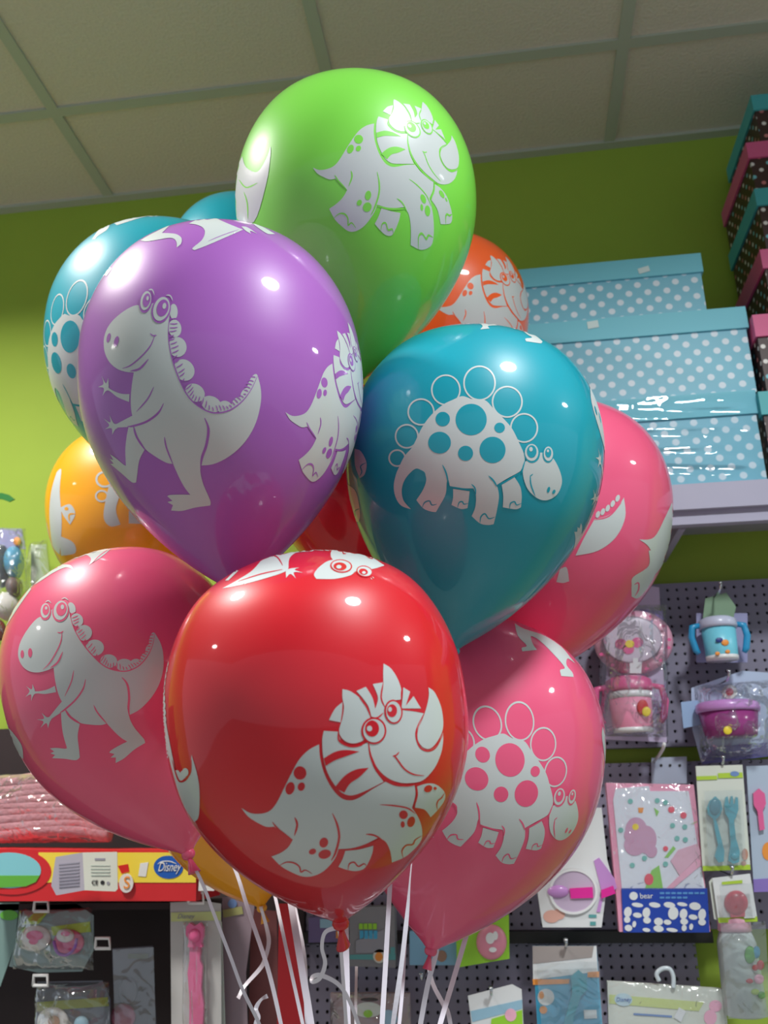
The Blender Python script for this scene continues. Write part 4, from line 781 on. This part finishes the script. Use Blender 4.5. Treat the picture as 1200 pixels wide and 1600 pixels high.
decal('print_lines', [[(142, v), (172, v), (172, v + 1.4), (142, v + 1.4)] for v in range(1352, 1370, 5)], YL - .0336, mat('faint_green_ink', (176, 190, 180), .6), t)
text('mark_text', 'CE', 148, 1379, 7, YL - .0338, blackC, t); decal('round_mark', [El(160, 1379, 3.2, 3.2)], YL - .0337, blackC, t); decal('round_mark', [El(169, 1380, 2.6, 2.6)], YL - .0337, greyC, t); decal('heading_mark', [R(148, 1341, 164, 1344)], YL - .0337, mat('faint_grey_ink', (150, 148, 164), .6), t)
# knitted pink bundle
knit = mat('dusty_pink_knit', (196, 138, 144), .85, noise=.15, nscale=120, bump=.3, sheen=.4)
t = thing('knitted_blanket', at(60, 1332, YL + .06), 'folded dusty pink knitted blanket wrapped in clear film, on the carton at left', 'blanket')
for k in range(9):
    v = 1224 + 9.7 * k; L = [(-60, v + 5), (0, v + 3 * math.sin(k)), (60, v - 5 + 2 * math.sin(k * 2)), (120, v - 6), (165 + 4 * (k % 3), v + 2)]
    Pp = smooth_poly(L, False, 8); MB().tube([at(u, w_, YL + .075) for u, w_ in Pp], [.0125 * (1 + .05 * math.sin(i * .9)) for i in range(len(Pp))], 14).build('fold', knit, t, True)
bag(t, [(-60, 1212), (172, 1206), (176, 1316), (-60, 1318)], YL + .062, .03, seed=21)
white_f = mat('soft_white_plush', (216, 214, 206), .9, sheen=.5)
# toys in clear bags
t = thing('bagged_toys', at(20, 985, 1.62), 'clear crinkled bag of small blue and white toys at the left edge', 'toy pack')
slab('header_card', [(-40, 824), (34, 826), (40, 858), (-40, 856)], 1.62, .002, mat('pale_violet_card', (150, 150, 190), .5), t)
dome('blue_toy', 24, 880, 14, 26, 1.62, .03, mat('toy_blue', (84, 156, 190), .4), t); dome('dark_toy', 4, 885, 12, 34, 1.62, .03, mat('toy_charcoal', (70, 78, 84), .5), t); dome('brown_toy', 24, 918, 12, 16, 1.62, .025, mat('toy_brown', (110, 92, 88), .5), t)
dome('white_toy', 12, 948, 18, 22, 1.62, .03, white_f, t); dome('orange_print', 27, 846, 6, 7, 1.615, .004, orangeC, t); dome('red_toy', -4, 985, 14, 18, 1.62, .03, mat('toy_red', (150, 40, 44), .5), t)
bag(t, [(-40, 822), (40, 826), (44, 1010), (-40, 1010)], 1.61, .06, seed=31, n=30)
t = thing('bagged_toys', at(64, 960, 1.63), 'empty-looking clear crinkled bag beside the yellow balloon, at the left', 'toy pack')
slab('back_card', [(48, 852), (72, 850), (80, 920), (78, 990), (50, 990)], 1.66, .002, mat('misty_green_card', (176, 192, 160), .6), t)
bag(t, [(46, 850), (74, 842), (92, 1000), (48, 1000)], 1.655, .04, seed=33, n=30)
lf = slab('leaf', [(-14, 772), (2, 770, ), (14, 773), (23, 780), (14, 784), (4, 780), (-14, 778)], 1.60, .003, mat('leaf_green', (24, 110, 40), .4)); tag(lf, 'dark green fabric leaf sticking out at the left edge', 'leaf')
# pacifier blisters
def loop_hook(u, v, lab, Y=1.47):
    o = ptube('plastic_hook', [(u - 11, v + 8, 1), (u - 10, v - 8, 1), (u + 11, v - 8, 1), (u + 12, v + 8, 1), (u - 11, v + 8, 1)], Y, .0028, whiteP, None, False, False)
    tag(o, lab, 'hook', 'white loop hooks of the dark display unit'); return o
t = card('pacifier_pack', [(36, 1424), (60, 1414), (120, 1412), (146, 1430), (146, 1485), (128, 1518), (60, 1520), (14, 1510), (22, 1480)], 1.50, mat('blister_card_teal', (134, 156, 156), .45), 'shiny blister pack with two pacifiers under the toy carton', 'pacifier pack', .002)
Yb = 1.4985
decal('lime_band', [[(80, 1448), (140, 1440), (142, 1456), (82, 1462)], [(34, 1445), (56, 1424), (76, 1424), (60, 1444)]], Yb, limeC, t)
dome('pacifier_shield', 54, 1466, 26, 21, Yb, .010, whiteP, t, 30, 6, 1, -8); decal('pink_print', [El(54, 1462, 13, 8), El(52, 1471, 7, 5)], Yb - .0115, pinkC, t)
s2 = dome('pacifier_shield', 108, 1472, 24, 20, Yb, .009, pinkC, t, 30, 6); dome('pacifier_button', 102, 1462, 14, 11, Yb - .008, .006, whiteP, s2, 24, 5); ptube('pacifier_ring', [(84, 1470), (90, 1488), (104, 1492), (116, 1482), (120, 1466)], Yb - .016, .0026, mat('ring_violet', (150, 90, 190), .3, coat=.4), s2)
decal('pink_print', [El(102, 1459, 7, 4)], Yb - .0152, pinkC, t)
bag(t, [(30, 1420), (144, 1418), (146, 1516), (20, 1514)], Yb, .03, clear, 'blister', 41)
loop_hook(64, 1416, 'white loop hook above the two-pacifier blister'); loop_hook(160, 1474, 'white loop hook right of the two-pacifier blister'); loop_hook(63, 1532, 'white loop hook above the lowest pacifier pack at left')
t = card('pacifier_pack', [(58, 1534), (160, 1532), (172, 1560), (172, 1640), (52, 1640)], 1.50, mat('blister_card_dark', (92, 96, 108), .45), 'darker blister pack with a white round pacifier, bottom left corner', 'pacifier pack', .002)
decal('lime_band', [[(58, 1566), (168, 1558), (170, 1572), (58, 1580)]], Yb, mat('dull_lime_ink', (140, 150, 50), .5), t); dome('pacifier_shield', 83, 1597, 25, 24, Yb, .010, whiteP, t, 30, 6); dome('pacifier_shield', 128, 1600, 12, 13, Yb, .008, MATS['mist_blue_ink'], t, 24, 5)
decal('print', [El(84, 1596, 9, 9)], Yb - .0115, mat('tan_ink', (160, 124, 104), .5), t); bag(t, [(56, 1536), (170, 1534), (172, 1640), (54, 1640)], Yb, .03, clear, 'blister', 43)
t = card('rattle_pack', [(175, 1482), (238, 1478), (246, 1640), (180, 1640)], 1.53, mat('smoky_card', (104, 100, 112), .4), 'smoky clear pack with a round pink rattle, lower left', 'rattle pack', .002)
dome('rattle_ball', 193, 1588, 19, 21, 1.5285, .018, mat('rattle_pink', (190, 90, 130), .3, coat=.5), t); dome('rattle_ring', 200, 1548, 15, 22, 1.5285, .008, MATS['smoky_card'], t); decal('header_print', [R(200, 1490, 232, 1498)], 1.5283, mat('dull_olive_ink', (96, 100, 60), .5), t)
slab('clear_blister', [(176, 1484), (240, 1480), (244, 1640), (180, 1640)], 1.505, .001, clear, t)
t = card('teal_card', [(-30, 1412), (30, 1410), (22, 1480), (0, 1542), (-30, 1545)], 1.50, mat('teal_grey_card', (120, 150, 146), .5), 'teal grey card with green corner, cut by the left edge', 'card pack', .002)
decal('green_patch', [El(14, 1430, 14, 8)], 1.4985, greenC, t)
# strap cards
t = card('strap_card', [(266, 1410), (320, 1408), (345, 1412), (346, 1640), (268, 1640)], 1.46, mat('pale_grey_card', (190, 190, 188), .5), 'pale card with a pink plastic pacifier chain, left of the ribbons', 'pacifier chain pack', .002)
decal('lime_band', [[(267, 1426), (345, 1424), (345, 1438), (267, 1440)]], 1.4585, mat('pale_lime_ink', (200, 212, 140), .5), t); text('header_text', 'Disney', 290, 1432, 8, 1.458, greyC, t, shear=.3)
ch = slab('pink_clip', [(291, 1448), (296, 1442), (304, 1447), (312, 1442), (317, 1450), (317, 1462), (314, 1474), (316, 1480), (293, 1480), (295, 1470), (290, 1460)], 1.446, .010, pinkC, t); dome('clip_boss', 304, 1462, 9, 11, 1.4455, .006, pinkC, ch)
slab('pink_strap', [(296, 1480), (313, 1480), (312, 1500), (316, 1510), (314, 1545), (318, 1570), (315, 1640), (295, 1640), (296, 1560), (293, 1520), (296, 1500)], 1.449, .007, pinkC, t)
bag(t, [(286, 1440), (324, 1440), (326, 1640), (286, 1640)], 1.4585, .02, clear, 'blister', 47)
o = loop_hook(306, 1403, 'white loop hook holding the pink pacifier chain card', 1.445)
t = card('strap_card', [(347, 1402), (392, 1396), (398, 1412), (384, 1520), (388, 1640), (349, 1640)], 1.49, mat('mauve_grey_card', (150, 132, 142), .5), 'mauve grey card with lime dots behind the first white ribbons', 'card pack', .002)
decal('lime_band', [[(348, 1422), (378, 1416), (380, 1428), (349, 1434)]], 1.4885, mat('olive_lime_ink', (170, 170, 110), .5), t); decal('blue_dot', [El(363, 1412, 7, 7)], 1.4884, mat('pale_blue_ink', (110, 140, 190), .5), t)
slab('white_strip', [(334, 1440), (346, 1440), (353, 1640), (336, 1640)], 1.47, .002, mat('greenish_white', (206, 218, 210), .5), t)
t = card('swing_tag', [(316, 1336), (330, 1334), (346, 1352), (346, 1366), (334, 1392), (310, 1392), (312, 1350)], 1.42, white, 'white tag with small red lettering right of the toy carton', 'tag', .0015)
decal('red_lettering', [[(318, 1368), (322, 1366), (321, 1375), (317, 1376)], [(324, 1366), (329, 1366), (328, 1375), (323, 1375)], [(330, 1366), (335, 1366), (334, 1374), (329, 1375)]], 1.4192, redC, t); decal('grey_lettering', [R(318, 1354, 330, 1358)], 1.4192, greyC, t); decal('print_line', [R(319, 1380, 334, 1382)], 1.4192, redC, t)
tag(slab('brown_backing', [(392, 1420), (432, 1424), (436, 1640), (388, 1640)], 1.52, .004, mat('maroon_card', (120, 66, 66), .6)), 'maroon card hanging behind the curled white ribbon', 'card')
tag(slab('red_streamer', [(436, 1412), (452, 1412), (470, 1480), (478, 1640), (432, 1640)], 1.30, .004, mat('red_foil', (206, 24, 34), .4)), 'broad red streamer hanging behind the white ribbons', 'streamer')
# ------------------------------------------------------------------ ribbons
rib_m = mat('white_satin_ribbon', (226, 222, 232), .25, coat=.4)
def ribbon(px, y0, y1, wpx, lab, curl=0.0, start=None, thin=1.0):
    L = smooth_poly(px, False, 10); n = len(L); v = []; f = []
    for i, (u, w_) in enumerate(L):
        k = i / (n - 1); Y = y0 + (y1 - y0) * k; p = at(u, w_, Y)
        if start is not None and i == 0: p = start
        d = L[min(i + 1, n - 1)] - L[max(i - 1, 0)]; d = d / (np.linalg.norm(d) + 1e-9); a = curl * math.sin(k * 9)
        wd = wpx * Y / FPX * .5 * (thin + (1 - thin) * min(1, k * 2.2) ** 2); side = np.array([-d[1], 0, -d[0]]); side = side * math.cos(a) + np.array([0, math.sin(a), 0])
        th = np.array([0, .00025, 0]); v += [p - side * wd - th, p + side * wd - th, p + side * wd + th, p - side * wd + th]
    for i in range(n - 1):
        for j in range(4): f.append((4 * i + j, 4 * i + (j + 1) % 4, 4 * i + 4 + (j + 1) % 4, 4 * i + 4 + j))
    f += [(3, 2, 1, 0), (4 * n - 4, 4 * n - 3, 4 * n - 2, 4 * n - 1)]
    tag(obj('balloon_ribbon', v, f, rib_m, None, False), lab, 'ribbon', 'white ribbons tied to the balloons')
def kp(k): return tuple(proj(KNOT[k])), KNOT[k][1]
(pl, yl), (rd, yr), (pr, yp), (ob, yo) = kp('pinkL'), kp('red'), kp('pinkLR'), kp('orangeB')
ribbon([pl, (317, 1382), (334, 1427), (360, 1495), (379, 1546), (405, 1600), (430, 1665)], yl, yl, 5, 'ribbon running down from the knot of the left pink balloon', 0, KNOT['pinkL'])
ribbon([(352, 1322), (371, 1368), (388, 1422), (419, 1515), (439, 1600), (452, 1665)], 1.15, 1.05, 6, 'straight ribbon passing left of the curled one, under the red balloon edge', .3)
ribbon([ob, (408, 1419), (416, 1447), (420, 1473), (413, 1501), (405, 1515), (382, 1541), (372, 1560)], yo, yo - .08, 6, 'wavy ribbon coming from the hidden yellow balloon knot', .5, KNOT['orangeB'])
ribbon([(418, 1556), (408, 1562), (400, 1576), (404, 1590), (398, 1604), (394, 1660)], 1.10, 1.08, 6, 'small curl of ribbon at the bottom, left of the red streamer', .8)
ribbon([(424, 1376), (432, 1410), (447, 1481), (473, 1600), (486, 1665)], 1.20, 1.02, 5, 'ribbon crossing in front of the red streamer', .2)
ribbon([(450, 1385), (456, 1420), (466, 1480), (486, 1600), (496, 1665)], 1.18, 1.02, 10, 'broad doubled ribbon just right of the red streamer', .2)
ribbon([(456, 1390), (463, 1430), (476, 1500), (480, 1600), (492, 1665)], 1.22, 1.03, 6, 'narrow ribbon beside the broad doubled one', .2)
ribbon([rd, (509, 1456), (503, 1480), (508, 1505), (500, 1528), (488, 1534), (489, 1526), (505, 1525), (535, 1545), (560, 1600), (575, 1665)], yr, yr + .06, 6, 'looping curled ribbon hanging from the knot of the large red balloon', .35, KNOT['red'])
ribbon([rd, (529, 1436), (534, 1500), (541, 1600), (546, 1665)], yr, yr + .12, 5, 'straight thin ribbon from the knot of the large red balloon', .1, KNOT['red'] + np.array([.003, .003, -.002]))
ribbon([(540, 1440), (541, 1500), (543, 1600), (548, 1665)], 1.10, .98, 9, 'broad straight ribbon behind the knot of the large red balloon', .15)
ribbon([(557, 1510), (556, 1560), (556, 1600), (556, 1665)], 1.15, 1.0, 4, 'short thin ribbon between the red balloon knot and the boxed rattle', .1)
ribbon([(610, 1370), (603, 1498), (597, 1600), (594, 1665)], 1.05, .98, 7, 'cream ribbon between the red and the lowest pink balloon', .15)
ribbon([(646, 1322), (641, 1370), (636, 1430), (627, 1510), (614, 1600), (606, 1665)], .955, .95, 7, 'bright ribbon passing in front of the lowest pink balloon', .5, None, .2)
ribbon([(634, 1445), (630, 1530), (624, 1600), (618, 1665)], 1.12, 1.0, 5, 'thin ribbon just behind the bright one', .2)
ribbon([pr, (682, 1486), (669, 1536), (657, 1600), (646, 1665)], yp, yp, 7, 'ribbon falling left from the knot of the lowest pink balloon', .15, KNOT['pinkLR'])
ribbon([(668, 1500), (676, 1536), (692, 1568), (702, 1590), (712, 1665)], 1.16, 1.10, 6, 'ribbon crossing over toward the right under the lowest pink balloon', .2)
ribbon([(735, 1440), (708, 1532), (690, 1592), (670, 1665)], 1.16, 1.04, 7, 'rightmost ribbon, slanting down to the left', .15)
